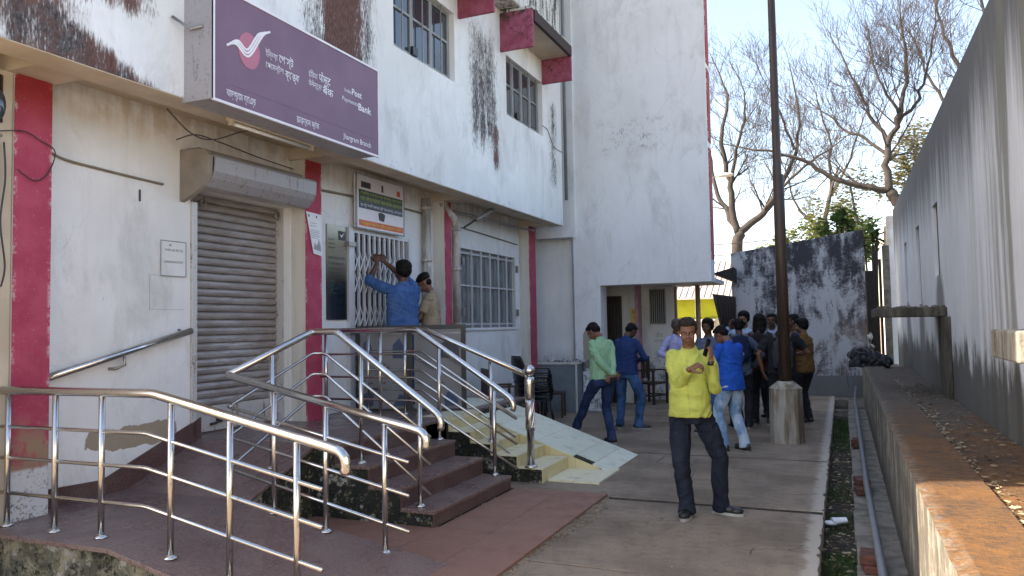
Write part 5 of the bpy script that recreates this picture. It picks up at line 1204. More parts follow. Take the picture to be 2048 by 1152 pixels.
    # --- hair
    if hair:
        h = MB(); sc_ = 1.0
        def he(p, r): h.ell(S(Hd(p)), tuple(z * k for z in r), Rh, 18, 12)
        if hair == 'short':
            he((0, -.026, .056), (.079, .086, .072)); he((0, -.055, .01), (.070, .057, .070)); he((0, .036, .088), (.056, .042, .027)); he((.062, -.018, .035), (.017, .04, .04)); he((-.062, -.018, .035), (.017, .04, .04))
        elif hair == 'bushy':
            he((0, -.022, .062), (.092, .100, .078)); he((0, -.055, .01), (.082, .066, .078)); he((0, .03, .088), (.066, .056, .042)); he((.07, -.02, .02), (.022, .045, .055)); he((-.07, -.02, .02), (.022, .045, .055))
        elif hair == 'long':
            he((0, -.022, .055), (.092, .100, .085)); he((0, -.055, -.03), (.095, .062, .11)); he((0, -.07, -.12), (.100, .050, .08)); he((.075, -.02, -.03), (.028, .045, .10)); he((-.075, -.02, -.03), (.028, .045, .10)); he((0, .03, .088), (.064, .052, .036))
        elif hair == 'cap':
            he((0, -.012, .068), (.088, .102, .062)); he((0, -.03, .10), (.078, .085, .045)); he((0, .095, .060), (.055, .052, .010)); 
        o = remesh('hair' if hair != 'cap' else 'cap', h, max(.005, voxel * .7), M[hairm], root, 1, (.007 if face_detail else .0045 if hair != 'cap' else .001, 42, 26, seed))
        if hair == 'cap':
            h2 = MB(); h2.ell(S(Hd((0, -.055, .0))), tuple(z * k for z in (.068, .05, .055)), Rh); remesh('hair', h2, .007, M['hair'], root, 1, (.002, 40, 30, 1))
    if face_detail:
        for s in (-1, 1):
            f_ = MB(); f_.ell(S(Hd((.030 * s, .0735, .004))), .0115 * k, Rh, 12, 8); e_o = f_.build('eye', M['eyewhite'], body)
            f_ = MB(); f_.ell(S(Hd((.031 * s, .0815, .001))), .0052 * k, Rh, 10, 6); f_.build('iris', M['ink'], body)
            f_ = MB(); f_.ell(S(Hd((.030 * s, .0755, .0075))), (.0155 * k, .0125 * k, .0072 * k), Rh, 12, 8); f_.build('eyelid', M[skin], body)
            f_ = MB(); f_.tube([S(Hd((.014 * s, .0865, .021))), S(Hd((.030 * s, .0855, .0265))), S(Hd((.046 * s, .076, .022)))], [.003 * k, .0036 * k, .002 * k], 6); f_.build('eyebrow', M['hair'], body)
        f_ = MB(); f_.tube([S(Hd((-.024, .084, -.0595))), S(Hd((0, .0935, -.058))), S(Hd((.024, .084, -.0595)))], [.0012 * k, .002 * k, .0012 * k], 6); f_.build('mouth_line', M['lip'], body)
    elif hair:
        for s in (-1, 1):
            f_ = MB(); f_.ell(S(Hd((.029 * s, .080, .006))), (.012 * k, .006 * k, .006 * k), Rh, 8, 6); f_.build('eye', M['ink'], body)
            f_ = MB(); f_.tube([S(Hd((.014 * s, .0865, .021))), S(Hd((.046 * s, .076, .022)))], .003 * k, 5); f_.build('eyebrow', M['hair'], body)
    root['_k'] = k
    info = dict(root=root, A=A, S=S, U=U, Hd=Hd, RL=RL, Rh=Rh, k=k, legs=legs, shirt=so, hc=hc)
    del root['_k']
    return info
M['shoe_blk'] = simple('black shoe', (.014, .013, .013), .4); M['shoe_br'] = simple('dark brown shoe', (.04, .022, .015), .4); M['sole'] = simple('pale sole', (.35, .34, .32), .7); M['shoe_sandal'] = simple('dark sandal', (.035, .03, .028), .5)
M['shoe_grey'] = simple('grey sneaker', (.10, .11, .13), .6)
M['seam'] = simple('shadowed seam', (.27, .29, .05), .9); M['eyewhite'] = simple('eye', (.45, .42, .38), .3); M['lip'] = simple('lip line', (.05, .02, .018), .5)
M['yshirt'] = cloth('yellow green cotton shirt', (.45, .48, .105)); M['gshirt'] = cloth('pale green striped shirt', (.22, .42, .24), stripe=(.42, .52, .42)); M['bluesw'] = cloth('royal blue sweatshirt', (.035, .095, .25), fade=(.06, .13, .30)); M['navysw'] = cloth('deep blue jumper', (.018, .045, .14))
M['lav'] = cloth('lavender shirt', (.34, .34, .55)); M['polo'] = cloth('bright blue polo shirt', (.010, .085, .42)); M['slate'] = cloth('slate blue jacket', (.085, .11, .17)); M['ltblue'] = cloth('light blue shirt', (.30, .42, .60), stripe=(.6, .62, .7)); M['maroonblk'] = cloth('dark maroon top', (.06, .026, .034))
M['blackt'] = cloth('black T-shirt', (.022, .022, .028)); M['whitesh'] = cloth('white shirt', (.60, .64, .70)); M['mustard'] = cloth('mustard brown vest', (.16, .085, .03)); M['khaki'] = cloth('khaki uniform shirt', (.33, .255, .175)); M['khaki_d'] = cloth('khaki trousers', (.22, .16, .09))
M['dkjean'] = cloth('black blue jeans', (.011, .014, .025), fade=(.020, .027, .042)); M['bluejean'] = cloth('blue jeans', (.03, .08, .19), fade=(.06, .14, .30)); M['navyjean'] = cloth('navy jeans', (.016, .03, .085), fade=(.03, .055, .13)); M['ltjean'] = cloth('washed out pale blue jeans', (.17, .30, .47), fade=(.50, .60, .70)); M['blacktr'] = cloth('black trousers', (.026, .026, .034))
M['phone'] = simple('glossy black phone', (.012, .012, .016), .15)
def shirt_front(p, mat_line='lip', color=None):
    U, S, RL, k = p['U'], p['S'], p['RL'], p['k']
    return
def phone(label, c, R, parent=None):
    o = MB().box(-.036, .036, -.004, .004, -.075, .075, Matrix.Translation(c) @ R.to_4x4()).build('mobile_phone', M['phone'], label=label, cat='phone', bevel=.003); return o

# 1 --- man in yellow shirt, facing the camera, phone at the ear, other hand raised to the chest
Y = person('man in yellow green shirt and dark jeans phoning in the middle of the paving', (-1.21, 6.62, 0), PI + .05, 'yshirt', 'dkjean', 'shoe_blk', 1.655, 'skin1', 'short', 'hair_b', lean=-.02, twist=.0, head=(.12, .24), head_tilt=.05,
           feet={-1: (-.22, -.13, 0, -1.28), 1: (.045, .05, 0, .05)},
           arms={-1: dict(w=(-.205, .19, 1.335), pole=(-.12, -.25, -1), d=(-.02, -.10, 1), n=(1, -.25, 0), curl=.45, side=-1, thumb=.3), 1: dict(w=(-.03, .26, 1.265), pole=(.22, -.35, -1), d=(-.85, .15, .45), n=(-.2, -.6, -1), curl=.85, side=-1, thumb=.6)},
           voxel=.0036, belly=.030, hem=.86, seed=3, build=.99, jeans_w=1.12, face_detail=True)
k_ = Y['k']; rootM = Matrix.Translation((-1.21, 6.62, 0)) @ Matrix.Rotation(PI + .05, 4, 'Z')
wl_ = Y['A'][-1][1]
phone('black phone held to the ear of the man in the yellow shirt', rootM @ (Y['S'](wl_ + Vector((.030, .010, .115)))), Matrix.Rotation(1.25, 3, 'Z') @ Matrix.Rotation(.15, 3, 'X') @ Matrix.Rotation(.30, 3, 'Y'))
from mathutils.bvhtree import BVHTree
_me = Y['shirt'].data; _bvh = BVHTree.FromPolygons([v.co[:] for v in _me.vertices], [p.vertices[:] for p in _me.polygons])
def on_shirt(x, z, out=.0015):
    h = _bvh.ray_cast(Vector((x, .6, z)), Vector((0, -1, 0)))
    return h[0] + Vector((0, out, 0)) if h[0] is not None else Vector((x, .15, z))
def ybelly(z, x):   # front of shirt surface estimate
    yy = {.84: .155, .94: .162, 1.06: .160, 1.18: .138, 1.30: .122, 1.40: .10}
    ks = sorted(yy); 
    for a, b in zip(ks, ks[1:]):
        if a <= z <= b: v = yy[a] + (yy[b] - yy[a]) * (z - a) / (b - a); break
    else: v = .15
    return v * math.sqrt(max(0, 1 - (x / .24) ** 2))
for xo_ in (.010,):
    pl_ = MB(); pl_.tube([on_shirt(xo_ - (1.37 - z) * .05, z, .0001) for z in [.86 + i * .02 for i in range(26)] if not (1.12 < z < 1.27)], .0012, 5); pl_.build('placket_seam', M['seam'], Y['shirt'])
for z in (.90, 1.0, 1.10, 1.30): MB().ell(on_shirt(-.001 - (1.37 - z) * .05, z), (.0055, .0025, .0055)).build('button', M['sole'], Y['shirt'])
for s in (-1, 1):
    a_, b_, c_ = [Y['S'](Y['U'](q)) for q in ((.008 * s, .078, 1.405), (.062 * s, .040, 1.440), (.055 * s, .085, 1.375))]
    MB().prism([a_, b_, c_], (a_ - b_).cross(c_ - b_).normalized() * .006 * (1 if s > 0 else -1)).build('collar_flap', M['yshirt'], Y['shirt'], bevel=.002)
hm_ = [on_shirt(.06 + .012 * i - .05, 1.255, .0008) for i in range(8)]
wt_ = MB(); el_, wr_ = Y['A'][1][0], Y['A'][1][1]; dd_ = (wr_ - el_).normalized()
MB().tube([Y['S'](wl_ + Vector((0, 0, -.035))), Y['S'](wl_ + Vector((0, 0, -.005)))], .030, 14).build('wristwatch', M['phone'], Y['root'])

# 2 --- man in pale green shirt, striding, hands clasped behind
G = person('man in pale green shirt and dark jeans striding with hands behind his back', (-3.02, 10.15, 0), .92, 'gshirt', 'navyjean', 'shoe_blk', 1.68, 'skin1', 'short', lean=.10, head=(.35, .62),
           feet={-1: (-.10, .62, .02, .05, .25), 1: (.10, -.05, 0, .1)},
           arms={-1: dict(w=(.03, -.19, .93), pole=(-1, -.4, -.2), d=(.9, -.1, -.25), n=(0, 1, 0), curl=.6), 1: dict(w=(.0, -.23, .90), pole=(1, -.4, -.2), d=(-.75, -.1, -.4), n=(0, 1, 0), curl=.7)}, seed=11, hem=.88, voxel=.007)
MB().box(-.05, .05, -.03, .03, -.035, .035, Matrix.Translation((-2.83, 9.98, .88)) @ Matrix.Rotation(.5, 4, 'Z')).build('camera_pouch', M['phone'], label='small black pouch held behind the back of the man in green', cat='pouch', bevel=.01)
# 3 --- man in blue jumper behind him
person('man in dark blue jumper and jeans, head bowed, behind the green shirted man', (-3.12, 11.72, 0), -.25, 'navysw', 'bluejean', 'shoe_blk', 1.66, 'skin2', 'short', lean=.10, head=(-.35, .6), feet={-1: (-.13, 0, 0, -.3), 1: (.17, .05, 0, 1.1)},
       arms={-1: dict(w=(-.06, .25, 1.08), pole=(-1, -.4, -.5), curl=.6), 1: dict(w=(.10, .26, 1.10), pole=(1, -.4, -.5), curl=.6)}, seed=12, hem=.86, build=1.05, jeans_w=1.08, voxel=.007)
# 4 --- lavender shirt
person('grey haired man in lavender shirt half hidden behind the man in yellow', (-2.50, 12.6, 0), -2.3, 'lav', 'blacktr', 'shoe_blk', 1.68, 'skin2', 'short', 'hair_g', head=(.3, .1), seed=13, arms={-1: dict(w=(-.2, .22, 1.05), pole=(-1, -.5, -.4)), 1: dict(w=(.2, .2, 1.05), pole=(1, -.5, -.4))})
# 5 --- behind the phone hand
person('dark clad man in jeans mostly hidden between the yellow and the blue shirts', (-1.83, 11.6, 0), 2.9, 'slate', 'bluejean', 'shoe_blk', 1.66, 'skin2', 'bushy', seed=14)
# 6 --- blue polo, pale jeans
person('man in bright blue polo and washed out jeans looking down', (-1.33, 10.15, 0), .95, 'polo', 'ltjean', 'shoe_sandal', 1.60, 'skin1', 'short', lean=.08, head=(.25, .55), sleeve='short', feet={-1: (-.13, .04, 0, -.1), 1: (.13, -.1, 0, .1)},
       arms={-1: dict(w=(-.06, .28, 1.12), pole=(-1, -.3, -.8), curl=.6), 1: dict(w=(.10, .28, 1.08), pole=(1, -.5, -.8), curl=.6)}, belly=.02, hem=.80, build=1.08, jeans_w=1.15, seed=15, voxel=.007)
# 7 --- slate jacket with rucksack
person('man in slate jacket seen from behind beside the blue polo', (-1.46, 12.2, 0), .25, 'slate', 'blacktr', 'shoe_blk', 1.66, 'skin2', 'short', seed=16, arms={-1: dict(w=(-.15, .2, 1.1), pole=(-1, -.3, -.6)), 1: dict(w=(.22, .12, .95), pole=(1, -.4, -.3))})
# 8 --- bearded man facing the camera with phone
E8 = person('bearded man in light blue shirt facing us with a phone at his ear', (-1.50, 13.25, 0), PI - .3, 'ltblue', 'blacktr', 'shoe_blk', 1.78, 'skin1', 'bushy', head=(.15, .05), seed=17, voxel=.007,
       arms={1: dict(w=(.20, .10, 1.46), pole=(1, -.1, -1), d=(-.2, 0, 1), n=(-1, 0, 0), curl=.5), -1: dict(w=(-.2, .15, 1.0), pole=(-1, -.5, -.3))})
MB().ell(E8['S'](E8['Hd']((0, .048, -.068))), (.052, .045, .036), E8['Rh'], 14, 10).build('beard', M['hair'], E8['root'])
# 9 --- long haired person with rucksack
person('long haired person in dark maroon top and black trousers seen from behind', (-1.21, 12.75, 0), -.15, 'maroonblk', 'blacktr', 'shoe_br', 1.72, 'skin2', 'long', seed=18, feet={-1: (-.12, 0, 0, -.2), 1: (.12, .0, 0, .3)}, build=1.1, jeans_w=1.1)
# 10
person('man in pale blue shirt glimpsed behind the long haired person', (-1.10, 13.75, 0), 3.0, 'ltblue', 'blacktr', 'shoe_blk', 1.74, 'skin2', 'short', seed=19)
# 11 --- black T-shirt behind the pole
person('man in black T-shirt standing behind the tall pole', (-.84, 12.0, 0), .15, 'blackt', 'blacktr', 'shoe_br', 1.72, 'skin1', 'short', sleeve='short', head=(-.9, .1), seed=20, build=1.12, arms={-1: dict(w=(-.27, .02, .88), pole=(-1, -.4, 0)), 1: dict(w=(.2, .22, 1.1), pole=(1, -.5, -.5))})
# 12
person('man with dark hair hidden behind the tall pole, facing left', (-.74, 13.5, 0), 1.7, 'slate', 'blacktr', 'shoe_blk', 1.72, 'skin2', 'short', seed=21)
# 13 --- mustard vest, hand at face
person('young man in mustard vest touching his face right of the tall pole', (-.58, 13.05, 0), .95, 'mustard', 'blacktr', 'shoe_br', 1.64, 'skin1', 'bushy', sleeve='none', head=(.5, .05), seed=22, feet={-1: (-.08, 0, 0, 0), 1: (.08, 0, 0, .2)},
       arms={1: dict(w=(.02, .20, 1.42), pole=(1, .1, -1), d=(-.3, .1, 1), n=(-.6, -.6, 0), curl=.3), -1: dict(w=(-.2, .2, 1.1), pole=(-1, -.3, -.6))})
# 14 --- man in blue at the gate, arms raised
LZ = .64
GM = person('man in royal blue sweatshirt reaching up to the gate with both hands', (-5.02, 8.27, LZ), .95, 'bluesw', 'bluejean', 'shoe_blk', 1.80, 'skin2', 'bushy', lean=-.02, head=(.15, -.12), seed=23, hem=.84, voxel=.006, build=1.12,
       arms={-1: dict(w=(-.22, .26, 1.69), pole=(-1, .1, -.9), d=(.1, .25, 1), n=(.3, 1, 0), curl=.5), 1: dict(w=(-.10, .30, 1.71), pole=(1, .2, -.3), d=(-.5, .25, .6), n=(0, 1, 0), curl=.6)}, sleeve='elbow')
# 15 --- police officer
OF = person('police officer in khaki uniform and dark cap beside the gate', (-5.02, 9.0, LZ), 1.9, 'khaki', 'khaki_d', 'shoe_br', 1.70, 'skin1', 'cap', 'cap_dk' if 'cap_dk' in M else 'hair', lean=.03, head=(.1, .42), sleeve='short', seed=24, hem=.95, voxel=.006,
       arms={-1: dict(w=(-.02, .27, 1.08), pole=(-1, -.4, -.5), curl=.6, d=(.9, .3, 0), n=(0, -.3, -1)), 1: dict(w=(.05, .26, 1.06), pole=(1, -.5, -.6), curl=.6, d=(-.9, .3, .1), n=(0, -.3, -1))})
for s in (-1, 1): MB().box(-.03, .05, -.022, .022, 0, .010, Matrix.Translation(OF['S'](OF['U']((.135 * s - .01, 0, 1.445)))) @ Matrix.Rotation(.22 * s, 4, 'Y')).build('shoulder_strap', M['ink'], OF['shirt'], bevel=.003)
MB().box(-.05, .05, -.006, .004, -.055, .045, Matrix.Translation(OF['S'](OF['U']((.08, .125, 1.27)))) @ Matrix.Rotation(-.2, 4, 'Z')).build('pocket', M['khaki_d'], OF['shirt'], bevel=.004)
bl_ = MB(); loft(bl_, [((0, 0, .945), .172, .122, I3), ((0, 0, .985), .172, .122, I3)]); bl_.build('belt', M['red_belt'] if 'red_belt' in M else M['brick'], OF['root'])
# rucksacks
M['rs_navy'] = cloth('navy rucksack', (.012, .02, .05)); M['rs_grey'] = cloth('dark grey rucksack', (.05, .05, .06)); M['rs_blk'] = cloth('black maroon rucksack', (.02, .013, .016))
def rucksack(label, loc, rz, m_, h=.44):
    t = thing('rucksack', label, 'rucksack', loc, rz)
    q = MB(); q.ell((0, -.09, h * .5), (.15, .09, h * .52)); q.ell((0, -.13, h * .3), (.12, .07, h * .26)); q.box(-.13, .13, -.13, 0, .03, h * .8)
    remesh('bag_body', q, .009, M[m_], t, 4, (.005, 9, 12, 3))
    for s in (-1, 1): MB().tube([(.09 * s, -.0, h * .95), (.11 * s, .05, h * 1.05), (.115 * s, .16, h * .98)], .016, 8, asp=(1.8, .5)).build('strap', M['strap'], t)
    MB().tube([(-.03, -.02, h), (0, -.03, h + .04), (.03, -.02, h)], .008, 6).build('handle', M['strap'], t)
    MB().box(-.02, .03, -.205, -.195, h * .30, h * .38).build('badge', M['sole'], t)
    return t
rucksack('navy rucksack with small white badge on the man in the slate jacket', (-1.44, 12.08, 1.0), .25, 'rs_navy', .42)
rucksack('black rucksack on the back of the long haired person', (-1.22, 12.63, .98), -.15, 'rs_blk', .46)
rucksack('grey rucksack on the back of the man in the black T-shirt', (-.82, 11.88, .92), .15, 'rs_grey', .48)

# black bag slumped on the planter
bg = thing('black_bag', 'black duffel bag lying on the far end of the planter', 'bag', (.40, 16.05, .75))
b_ = MB(); b_.ell((0, 0, .13), (.30, .20, .14)); b_.ell((.16, .02, .10), (.24, .18, .11)); b_.ell((-.16, 0, .20), (.17, .15, .12)); b_.ell((-.05, -.03, .25), (.14, .12, .10)); b_.ell((.30, .02, .06), (.13, .14, .07)); b_.box(-.30, .36, -.16, .16, .0, .08)
remesh('bag_body', b_, .012, M['bagm'], bg, 3, (.028, 7, 9, 4))
MB().tube([(-.34, -.08, -.40), (-.37, -.10, -.1), (-.34, -.12, .12), (-.24, -.14, .34), (-.1, -.16, .38), (.08, -.18, .22)], .013, 8, asp=(1.8, .5)).build('strap', M['strap'], bg)
MB().tube([(-.2, -.17, .27), (0, -.2, .24), (.2, -.2, .12), (.34, -.12, .04)], .012, 8, asp=(1.8, .5)).build('strap', M['strap'], bg)
# ================================================================== TREES
M['bark'] = (lambda t: t.done(t.mix(t.noise(t.sc(t.obj(), (5, 5, 1.5)), 1, 5), (.022, .018, .016), (.065, .054, .046)), .9, t.noise(t.sc(t.obj(), (12, 12, 4)), 1, 5), .6, .02))(T('grey brown bark'))
M['twig'] = simple('dark twig', (.065, .052, .047), .9)
def leafmat(name, a, b):
    t = T(name); n = t.noise(t.obj(), 1.6, 5, .7); n2 = t.noise(t.obj(), 14, 3)
    m = t.done(t.mix(t.ss(t.add(t.mul(n, .6), t.mul(n2, .4)), .38, .62), a, b), .6, None)
    tr = t.n('ShaderNodeBsdfTranslucent'); t.put(tr.inputs[0], (*[min(1, q * 1.4) for q in b], 1)); mx = t.n('ShaderNodeMixShader'); mx.inputs[0].default_value = .35
    out = t.nt.nodes['Material Output']; t.nt.links.new(t.b.outputs[0], mx.inputs[1]); t.nt.links.new(tr.outputs[0], mx.inputs[2]); t.nt.links.new(mx.outputs[0], out.inputs[0]); return m
M['leaf_y'] = leafmat('yellow green foliage', (.05, .075, .012), (.14, .16, .03)); M['leaf_o'] = leafmat('olive foliage', (.07, .065, .02), (.17, .15, .06)); M['leaf_g'] = leafmat('deep green broad leaf', (.018, .045, .012), (.055, .10, .025))
def branchy(mb, rng, p, d, L, r, depth, spread=.55, up=.12, wob=.18, kids=(2, 5)):
    n = max(3, int(L / .35)) if depth > 1 else 3
    pts = [p.copy()]; rs = [r]; dd = d.normalized()
    for i in range(n):
        dd = (dd + Vector((rng.gauss(0, wob), rng.gauss(0, wob), rng.gauss(0, wob) + up * .7))).normalized()
        p = p + dd * (L / n); pts.append(p.copy()); rs.append(max(.0042, r * (1 - .55 * (i + 1) / n)))
    mb.tube(pts, rs, 5 if r > .03 else 3, caps=False, smooth=True)
    if depth <= 0: return
    c = rng.randint(*kids)
    for j in range(c):
        t_ = rng.uniform(.25, 1.0) if j < c - 1 else 1.0; i = min(n, max(1, int(t_ * n))); base = pts[i]; bd = (pts[i] - pts[i - 1]).normalized()
        ax = Vector((rng.gauss(0, 1), rng.gauss(0, 1), rng.gauss(0, 1))).normalized(); nd = (bd + ax * spread * rng.uniform(.7, 1.5) + Vector((0, 0, up))).normalized()
        branchy(mb, rng, base, nd, L * rng.uniform(.52, .85), rs[i] * rng.uniform(.45, .66), depth - 1, spread, up, wob, kids)
def bare_tree(label, limbs, seed, depth=4, tl=1.7, density=1.0, group='bare trees behind the end wall'):
    rng = random.Random(seed); base = Vector(limbs[0][0][0])
    t = thing('bare_tree', label, 'tree', (base.x, base.y, base.z), 0, group)
    tr = MB(); tw_ = MB()
    for pts, r0, r1, sub in limbs:
        P_ = [Vector(q) - base for q in pts]; q = []
        for i in range(len(P_) - 1):
            a, b, c, d = P_[max(0, i - 1)], P_[i], P_[i + 1], P_[min(len(P_) - 1, i + 2)]
            for u in range(4): u /= 4; q.append(.5 * ((2 * b) + (c - a) * u + (2 * a - 5 * b + 4 * c - d) * u * u + (3 * b - a - 3 * c + d) * u ** 3))
        q.append(P_[-1]); r0 *= .78; r1 *= .8; N = len(q); q = [v + Vector((rng.gauss(0, .03), rng.gauss(0, .03), rng.gauss(0, .02))) if 0 < i < N - 1 else v for i, v in enumerate(q)]
        rs = [r0 + (r1 - r0) * i / (N - 1) for i in range(N)]; tr.tube(q, rs, 8)
        if not sub: continue
        for j in range(int(sub * density * 1.05)):
            i = rng.randint(int(N * .25), N - 1); bd = (q[i] - q[i - 1]).normalized(); ax = Vector((rng.gauss(0, 1), rng.gauss(0, .8), rng.gauss(0, 1))).normalized()
            branchy(tw_, rng, q[i], (bd * .6 + ax * .9 + Vector((0, 0, .35))).normalized(), tl * rng.uniform(.6, 1.15), max(.012, rs[i] * .36), depth - 1, .62, .14, .12, (2, 5))
        bd = (q[-1] - q[-2]).normalized(); branchy(tw_, rng, q[-1], bd, tl, r1, depth - 1, .6, .14, .12, (2, 5))
    tr.build('trunk', M['bark'], t, fix=False); tw_.build('crown', M['twig'], t, fix=False); return t
y1 = 27.0; s1 = 27 / 28
def T1(x, z, dy=0): return (x * s1 + 0 * dy, y1 + dy, 1.62 + (z - 1.62) * s1)
bare_tree('bare tree forking low beside the tall front wall, left of the pole', [
    ([T1(-3.25, -.3), T1(-3.3, 2.5), T1(-3.31, 4.15), T1(-3.26, 4.75)], .27, .22, 0),
    ([T1(-3.26, 4.7), T1(-3.6, 5.5, .3), T1(-3.95, 6.1, .5), T1(-4.25, 7.2, .8), T1(-4.5, 8.6, 1)], .15, .05, 8),
    ([T1(-3.26, 4.7), T1(-3.45, 5.9), T1(-3.55, 6.9), T1(-3.75, 8.3), T1(-3.55, 9.6, .5), T1(-3.7, 10.3, .6)], .16, .04, 12),
    ([T1(-3.5, 6.4), T1(-3.2, 7.6, -.4), T1(-2.9, 8.6, -.5), T1(-2.85, 9.6, -.5)], .09, .03, 9),
    ([T1(-3.26, 4.75), T1(-2.75, 5.15, .2), T1(-2.2, 5.65, .3), T1(-1.85, 6.2, .3), T1(-1.5, 7.0, .3), T1(-1.15, 8.0, .3), T1(-1.2, 9.4, .4)], .17, .04, 12),
    ([T1(-2.3, 5.6), T1(-1.6, 6.3, -.3), T1(-.9, 6.9, -.4), T1(-.2, 7.3, -.4)], .08, .03, 8),
    ([T1(-1.3, 7.5), T1(-1.6, 8.4, -.2), T1(-1.9, 9.3, -.3)], .06, .03, 6)], 5, depth=4, tl=1.25)
bare_tree('bare tree leaning over the wall top with a long low branch', [
    ([(1.7, 23, -.3), (1.75, 23, 2.5), (1.68, 23, 4.2), (1.5, 23, 4.65), (1.3, 23, 5.05)], .22, .17, 0),
    ([(1.3, 23, 5.05), (1.26, 23, 5.8), (1.40, 23, 6.6), (1.68, 23, 7.4), (1.8, 23, 8.2), (1.78, 23, 9.2)], .14, .04, 12),
    ([(1.28, 23, 5.1), (.9, 22.9, 5.18), (.45, 22.8, 5.28), (-.18, 22.7, 5.55), (-.8, 22.7, 6.05), (-1.45, 22.6, 6.3), (-2.2, 22.6, 6.5)], .13, .035, 14),
    ([(1.35, 23, 6.4), (.95, 23.1, 7.1), (.7, 23.2, 7.9), (.35, 23.2, 8.7)], .08, .03, 11),
    ([(1.35, 23, 5.9), (.9, 23.2, 6.5), (.3, 23.4, 6.9), (-.1, 23.5, 7.4)], .07, .03, 8),
    ([(1.6, 23, 7.1), (1.2, 22.8, 7.9), (1.0, 22.8, 8.7)], .06, .025, 8),
    ([(1.5, 23, 6.9), (2.0, 23.2, 7.4), (2.3, 23.3, 8.2), (2.5, 23.4, 9.2)], .07, .03, 9)], 9, depth=4, tl=1.2)
bare_tree('distant bare tree high above the boundary wall at the right', [
    ([(4.6, 30, -.3), (4.6, 30, 4), (4.5, 30, 8)], .25, .18, 0),
    ([(4.5, 30, 8), (4.2, 30, 9.6), (3.7, 30, 11), (3.4, 30, 12.4)], .14, .04, 13),
    ([(4.5, 30, 8), (3.8, 30.2, 8.7), (3.2, 30.3, 9.8), (2.9, 30.4, 10.8)], .10, .04, 12),
    ([(4.5, 30, 8), (4.9, 30, 10), (4.8, 30, 12), (4.5, 30, 13.5)], .10, .04, 10)], 21, depth=4, tl=1.5)
bare_tree('distant thin tree between the pole and the leaning tree', [
    ([(-.6, 33, -.3), (-.6, 33, 4.5), (-.3, 33, 6.5)], .14, .10, 4),
    ([(-.3, 33, 6.5), (-.2, 33, 8.5), (-.6, 33, 10.4)], .08, .03, 10),
    ([(-.3, 33, 6.5), (.5, 33, 8), (1.0, 33, 9.4)], .07, .03, 9),
    ([(-.6, 33, 5), (-1.6, 33, 6.5), (-1.9, 33, 8)], .06, .03, 8)], 33, depth=4, tl=1.3)
# leafy masses
def leaves(name, parent, n, blobs, size, mat, rng, flat=.3, long=1.0):
    mb = MB()
    for i in range(n):
        c, r = rng.choices(blobs, weights=[b[1][0] * b[1][2] for b in blobs])[0]
        v = Vector((rng.gauss(0, 1), rng.gauss(0, 1), rng.gauss(0, 1))).normalized() * (rng.random() ** .4)
        p = Vector(c) + Vector((v.x * r[0], v.y * r[1], v.z * r[2]))
        if mnoise.noise(p * 1.3) < -.22: continue
        s = size * rng.uniform(.6, 1.3); R = Matrix.Rotation(rng.uniform(0, 6.3), 3, 'Z') @ Matrix.Rotation(rng.uniform(-1.2, 1.2), 3, 'X')
        q = [(-s * long, 0, 0), (0, s * .42, s * .1), (s * long, 0, -s * flat), (0, -s * .42, s * .1)]
        mb.add([p + R @ Vector(a) for a in q], [(0, 1, 2, 3)])
    return mb.build(name, M[mat], parent, fix=False)
def leafy(label, base, n, blobs, size, mat, seed, trunk, kind='leafy_tree'):
    rng = random.Random(seed); t = thing(kind, label, 'tree', base, 0)
    b = Vector(base); leaves('crown', t, n, [(tuple(Vector(c) - b), r) for c, r in blobs], size, mat, rng)
    tr = MB()
    for pts, r0, r1 in trunk: tr.tube([Vector(q) - b for q in pts], [r0 + (r1 - r0) * i / (len(pts) - 1) for i in range(len(pts))], 7)
    tr.build('trunk', M['bark'], t, fix=False); return t
leafy('bright yellow green bush rising behind the end wall right of the pole', (-.6, 31, -.2), 8000, [((-1.6, 31, 4.3), (.9, .9, .9)), ((-.6, 31, 4.8), (1.1, 1, .9)), ((.2, 31, 5.2), (.9, 1, .9)), ((-2.5, 31, 4.0), (.8, .9, .6)), ((.7, 31, 4.5), (.6, .9, .9)), ((-3.2, 31, 3.7), (.7, .8, .5))], .095, 'leaf_y', 3, [([(-.6, 31, -.2), (-.6, 31, 2.5), (-1.4, 31, 4.3)], .12, .04), ([(-.6, 31, 2.5), (.2, 31, 4.8)], .08, .03)])
leafy('pale leafy tree low behind the first bare tree', (-5.0, 36, -.2), 3000, [((-4.6, 36, 3.6), (1.1, 1, .8)), ((-3.4, 36, 4.2), (1.1, 1, .5)), ((-5.4, 36, 3.4), (1, 1, 1))], .09, 'leaf_y', 4, [([(-5, 36, -.2), (-4.8, 36, 3), (-4.2, 36, 4)], .12, .04)])
leafy('olive brown leafy tree behind the upper right of the leaning tree', (2.6, 27.5, -.2), 3800, [((2.2, 27.5, 6.9), (.8, .8, .9)), ((2.7, 27.5, 7.5), (.7, .8, .7)), ((1.7, 27.5, 6.1), (.7, .8, .8)), ((2.6, 27.5, 6.2), (.8, .8, 1.2))], .075, 'leaf_o', 6, [([(2.6, 27.5, -.2), (2.6, 27.5, 4), (2.3, 27.5, 7)], .15, .04), ([(2.6, 27.5, 4), (2.9, 27.5, 7.4)], .08, .03)])
leafy('sparse olive crown behind the middle of the leaning tree', (.8, 29, -.2), 1500, [((.6, 29, 6.2), (1.3, .8, .8)), ((-.4, 29, 5.6), (.9, .8, .6))], .07, 'leaf_o', 8, [([(.8, 29, -.2), (.7, 29, 4), (.4, 29, 6.4)], .10, .03)])
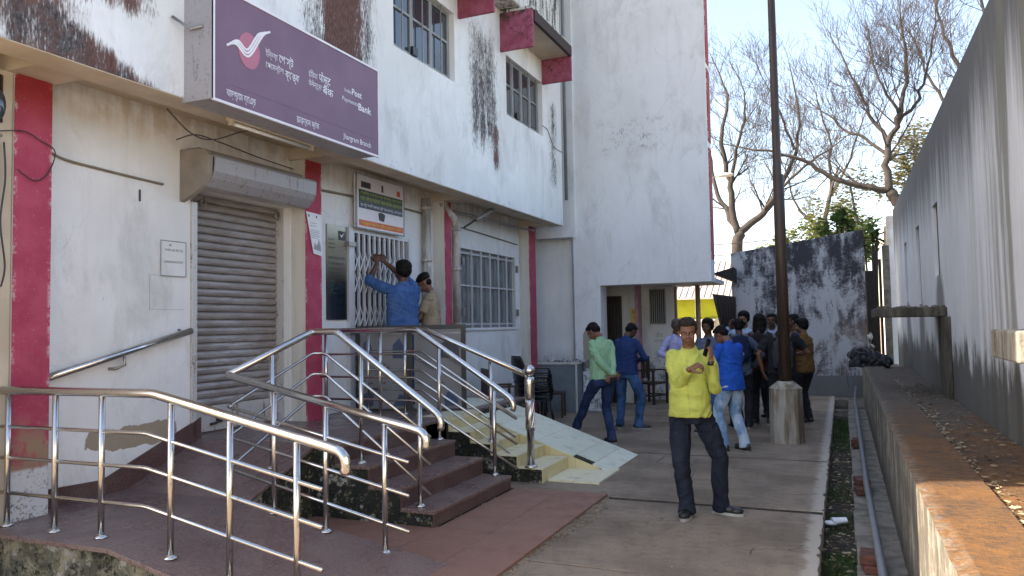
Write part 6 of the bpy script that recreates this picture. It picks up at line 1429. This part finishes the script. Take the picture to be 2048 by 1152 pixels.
# broad-leaved plant behind the end wall
def broad(label, base, tips, seed, n=26):
    rng = random.Random(seed); t = thing('broad_leaved_plant', label, 'plant', base, 0); b = Vector(base); st_ = MB(); fo = MB()
    for tip in tips:
        tp_ = Vector(tip) - b; st_.tube([(0, 0, 0), tp_ * .5 + Vector((.05, 0, .1)), tp_], [.05, .035, .02], 6)
        for i in range(n):
            a = rng.uniform(0, 6.3); el = rng.uniform(-.5, .9); d = Vector((math.cos(a) * math.cos(el), math.sin(a) * math.cos(el), math.sin(el))); L = rng.uniform(.16, .34); w_ = L * .24
            o_ = tp_ - Vector((0, 0, rng.uniform(0, .45))) + Vector((rng.gauss(0, .07), rng.gauss(0, .07), 0)); sd_ = d.cross(Vector((0, 0, 1))).normalized() * w_; dr = Vector((0, 0, -L * .28))
            fo.add([o_, o_ + d * L * .35 + sd_, o_ + d * L * .75 + sd_ * .8 + dr * .4, o_ + d * L + dr, o_ + d * L * .75 - sd_ * .8 + dr * .4, o_ + d * L * .35 - sd_], [(0, 1, 2, 3), (0, 3, 4, 5)])
    st_.build('stem', M['bark'], t, fix=False); fo.build('leaves', M['leaf_g'], t, fix=False); return t
broad('broad leaved plant with drooping leaves peeping over the end wall', (-.05, 19.3, -.1), [(-.25, 19.3, 3.95), (.05, 19.3, 4.25), (.2, 19.4, 3.95), (-.05, 19.2, 4.05)], 3)
broad('broad leaved plant filling the gap between end wall and tall wall', (.62, 20.6, -.1), [(.45, 20.6, 3.9), (.75, 20.6, 4.1), (.55, 20.5, 3.6), (.85, 20.6, 3.8)], 5)
jk = MB(); rg_ = random.Random(4)
for i in range(60): jk.ell((rg_.uniform(.05, .6), rg_.uniform(18.6, 19.4), rg_.uniform(-.1, 1.3)), (rg_.uniform(.04, .14), rg_.uniform(.04, .12), rg_.uniform(.04, .12)), Matrix.Rotation(rg_.uniform(0, 3), 3, 'X'), 7, 5)
jk.build('junk_heap', M['black_stain'], kind='stuff', label='dark heap of rubble in the gap beside the end wall')
lp = thing('street_lamp', 'small pale street lamp on an arm in front of the first bare tree', 'lamp', (-3.7, 24, 5.98))
MB().tube([(-.4, 0, -.2), (.3, 0, .1)], .025, 6).build('arm', M['grey_metal'], lp); MB().ell((.55, 0, .12), (.28, .1, .07)).build('lamp_head', M['offwhite'], lp); MB().tube([(-.4, 0, -6.2), (-.4, 0, -.15)], .05, 8).build('post', M['grey_metal'], lp)
for i, (z0, z1, lb) in enumerate(((3.95, 4.35, 'upper thin wire crossing behind the tall pole'), (3.75, 4.1, 'lower thin wire crossing behind the tall pole'))):
    MB().tube([(-8 + 1.4 * k, 22 + i, z0 + (z1 - z0) * k / 8 - .35 * math.sin(PI * k / 8)) for k in range(9)], .012, 4).build('overhead_wire', M['cable_blk'], label=lb, cat='wire')
